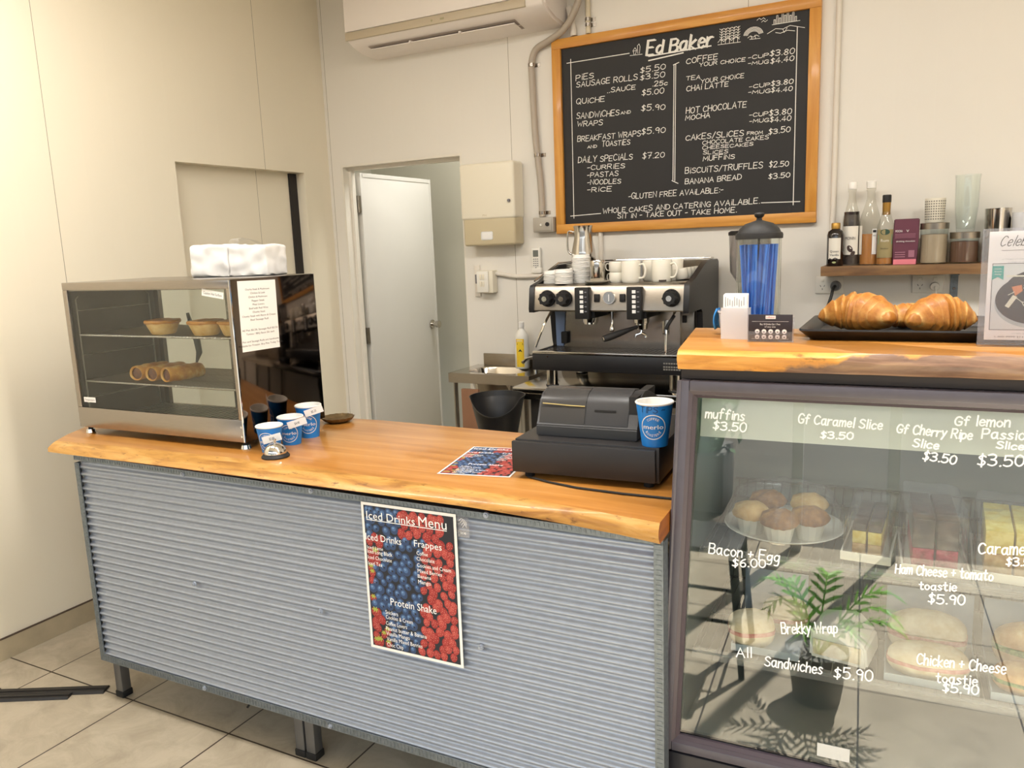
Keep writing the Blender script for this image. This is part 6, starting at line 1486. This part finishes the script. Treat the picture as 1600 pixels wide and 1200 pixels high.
b = MB(); b.lathe([(0, 0), (.030, 0), (.034, .19), (.033, .19), (.029, .004), (0, .004)], 28, cap=False); o = b.build('frosted_tumbler', M['frost'], smooth=50, loc=on_shelf(.290, 3.665)); tag(o, 'frosted tumbler between the steel shaker and the dark box on the wall shelf', 'glass')
# power points
def outlet(label, x, plug):
    t = thing('power_outlet', label, 'power outlet', (x, YB, 1.322))
    b = MB(); b.box(-.058, -.010, -.037, .058, 0, .037, bev=.003); b.build('plate', M['white'], t)
    for sx in (-.028, .028):
        b = MB(); b.box(sx-.007, -.014, .016, sx+.007, -.010, .028, bev=.001); b.build('rocker', M['white'], t)
        b = MB()
        for dx, dz, ro in ((-.008, -.004, .5), (.008, -.004, -.5), (0, -.018, 0)):
            c, s_ = math.cos(ro), math.sin(ro); b.poly([(sx+dx+px*c-pz*s_, -.0103, dz+px*s_+pz*c) for px, pz in ((-.0011, -.004), (.0011, -.004), (.0011, .004), (-.0011, .004))])
        b.build('socket_slots', M['ink'], t)
    return t
outlet('white double power point under the left end of the wall shelf with a dark plug', -.411, 1); outlet('white double power point under the middle of the wall shelf with a white plug', -.022, 0)
pg = thing('power_plug', 'dark round plug and black cord in the left power point', 'plug', (-.383, YB-.0142, 1.318))
b = MB(); b.cyl((0, 0, 0), (0, -.030, 0), .023, .019, 24); b.build('plug_body', mat('grey plug', '#6f6c6a', .35), pg)
b = MB(); b.tube(smoothpath([(0, -.028, 0), (-.004, -.055, -.006), (-.012, -.075, -.05), (-.035, -.10, -.13), (-.055, -.12, -.20), (-.060, -.16, -.27), (-.06, -.22, -.4100), (-.05, -.26, -.4098)], 6), .0065, 10); b.build('cord', M['blackm'], pg)
b = MB(); b.box(-.060, -.140, -.225, -.008, -.138, -.165); b.xf(Matrix.Rotation(0, 4, 'Y')); b.build('cord_tag', mat('pink white tag', '#e6c3bb', .6), pg)
pw = thing('power_plug', 'white plug and thin white cord in the middle power point', 'plug', (.006, YB-.0142, 1.312))
b = MB(); b.cyl((0, 0, 0), (0, -.026, 0), .019, .016, 20); b.build('plug_body', M['white'], pw)
b = MB(); b.tube(smoothpath([(0, -.025, 0), (.002, -.04, -.01), (.008, -.05, -.05), (.02, -.05, -.20), (.03, -.06, -.40)], 5), .0032, 8); b.build('cord', M['white'], pw)
b = MB(); b.box(-.0, -.10, 0, .42, 0, .17, bev=.006); o = b.build('steel_tub', M['steel'], loc=(-.40, 3.66, .9005)); tag(o, 'plain stainless steel tub on the work bench under the wall shelf', 'tub')


# ------------------------------------------------------------------ seen mirrored in the fridge glass
M['leafp'] = mat('palm green', '#7fb843', .5, var=.2, vscale=9); M['leafd'] = mat('shrub green', '#3f6b34', .6, var=.3, vscale=12)
pl = thing('potted_palm', 'small potted palm with feathery green fronds on the floor in front of the fridge', 'plant', (-.22, .80, 0))
b = MB(); b.lathe([(0, 0), (.075, 0), (.10, .18), (.105, .185), (.098, .185), (.09, .165), (0, .16)], 26, cap=False); b.build('pot', mat('pot grey', '#8f8c88', .6), pl)
rnd = random.Random(2)
for k in range(9):
    a = k*2.4 + rnd.uniform(-.2, .2); R_ = rnd.uniform(.14, .24); top_ = rnd.uniform(.16, .27)
    sp_ = [Vector((R_*t*math.cos(a), R_*t*math.sin(a), .15 + top_*math.sin(t*1.9)/.95)) for t in [i/10 for i in range(11)]]
    b = MB(); b.tube(sp_, [.004 - .0003*i for i in range(11)], 6)
    for i in range(3, 11):
        d = (sp_[i]-sp_[i-1]).normalized(); sd = d.cross(Vector((0, 0, 1))).normalized()
        for sg in (-1, 1):
            q = sp_[i]; tip = q + sd*sg*.075*(1.15-i/14) + d*.05 - Vector((0, 0, .012)); w_ = d*.007
            b.poly([q-w_, q+(tip-q)*.5-w_*1.2+Vector((0, 0, .003)), tip, q+(tip-q)*.5+w_*1.2+Vector((0, 0, .003)), q+w_])
    b.build('frond', M['leafp'], pl, smooth=0)
cs = thing('cafe_stool', 'black cafe stool with splayed legs beside the potted palm', 'stool', (-.62, .62, 0))
b = MB(); b.box(-.14, -.14, .45, .14, .14, .475, bev=.012); b.build('seat', M['blackm'], cs)
for sx in (-1, 1):
    for sy in (-1, 1):
        b = MB(); b.tube([(sx*.11, sy*.11, .452), (sx*.15, sy*.15, .0)], [.017, .011], 8); b.build('leg', M['blackm'], cs)
b = MB(); b.tube([(.132, .132, .2), (-.132, .132, .2), (-.132, -.132, .2), (.132, -.132, .2)], .008, 6, closed=True); b.build('footrest', M['blackm'], cs)
def shrub(x, y, s, label):
    t = thing('shrub', label, 'plant', (x, y, -.03), 0, None)
    b = MB(); b.box(-.2, -.2, 0, .2, .2, .34, bev=.01); b.build('planter', mat('planter', '#6d6a68', .7) if 'planter' not in bpy.data.materials else bpy.data.materials['planter'], t)
    b = MB(); rn = random.Random(int(x*100))
    b.lathe([(0, .30), (.15, .32), (.20, .48), (.14, .66), (0, .72)], 14)
    for k in range(420):
        a = rn.uniform(0, 2*PI); e = rn.uniform(-.6, 1.4); r = s*rn.uniform(.20, .30)
        c = Vector((r*math.cos(a)*math.cos(e), r*math.sin(a)*math.cos(e), .52 + r*math.sin(e)))
        d = Vector((rn.uniform(-1, 1), rn.uniform(-1, 1), rn.uniform(-.2, 1))).normalized(); u = d.cross(Vector((.3, .5, 1))).normalized()*.016
        b.poly([c, c+d*.035+u, c+d*.075, c+d*.035-u])
    b.build('foliage', M['leafd'], t, smooth=0)
shrub(-1.02, -1.25, 1., 'bushy green shrub in a planter outside the shopfront near the door'); shrub(-1.65, -1.35, 1.1, 'bushy green shrub in a planter outside, farther from the door')
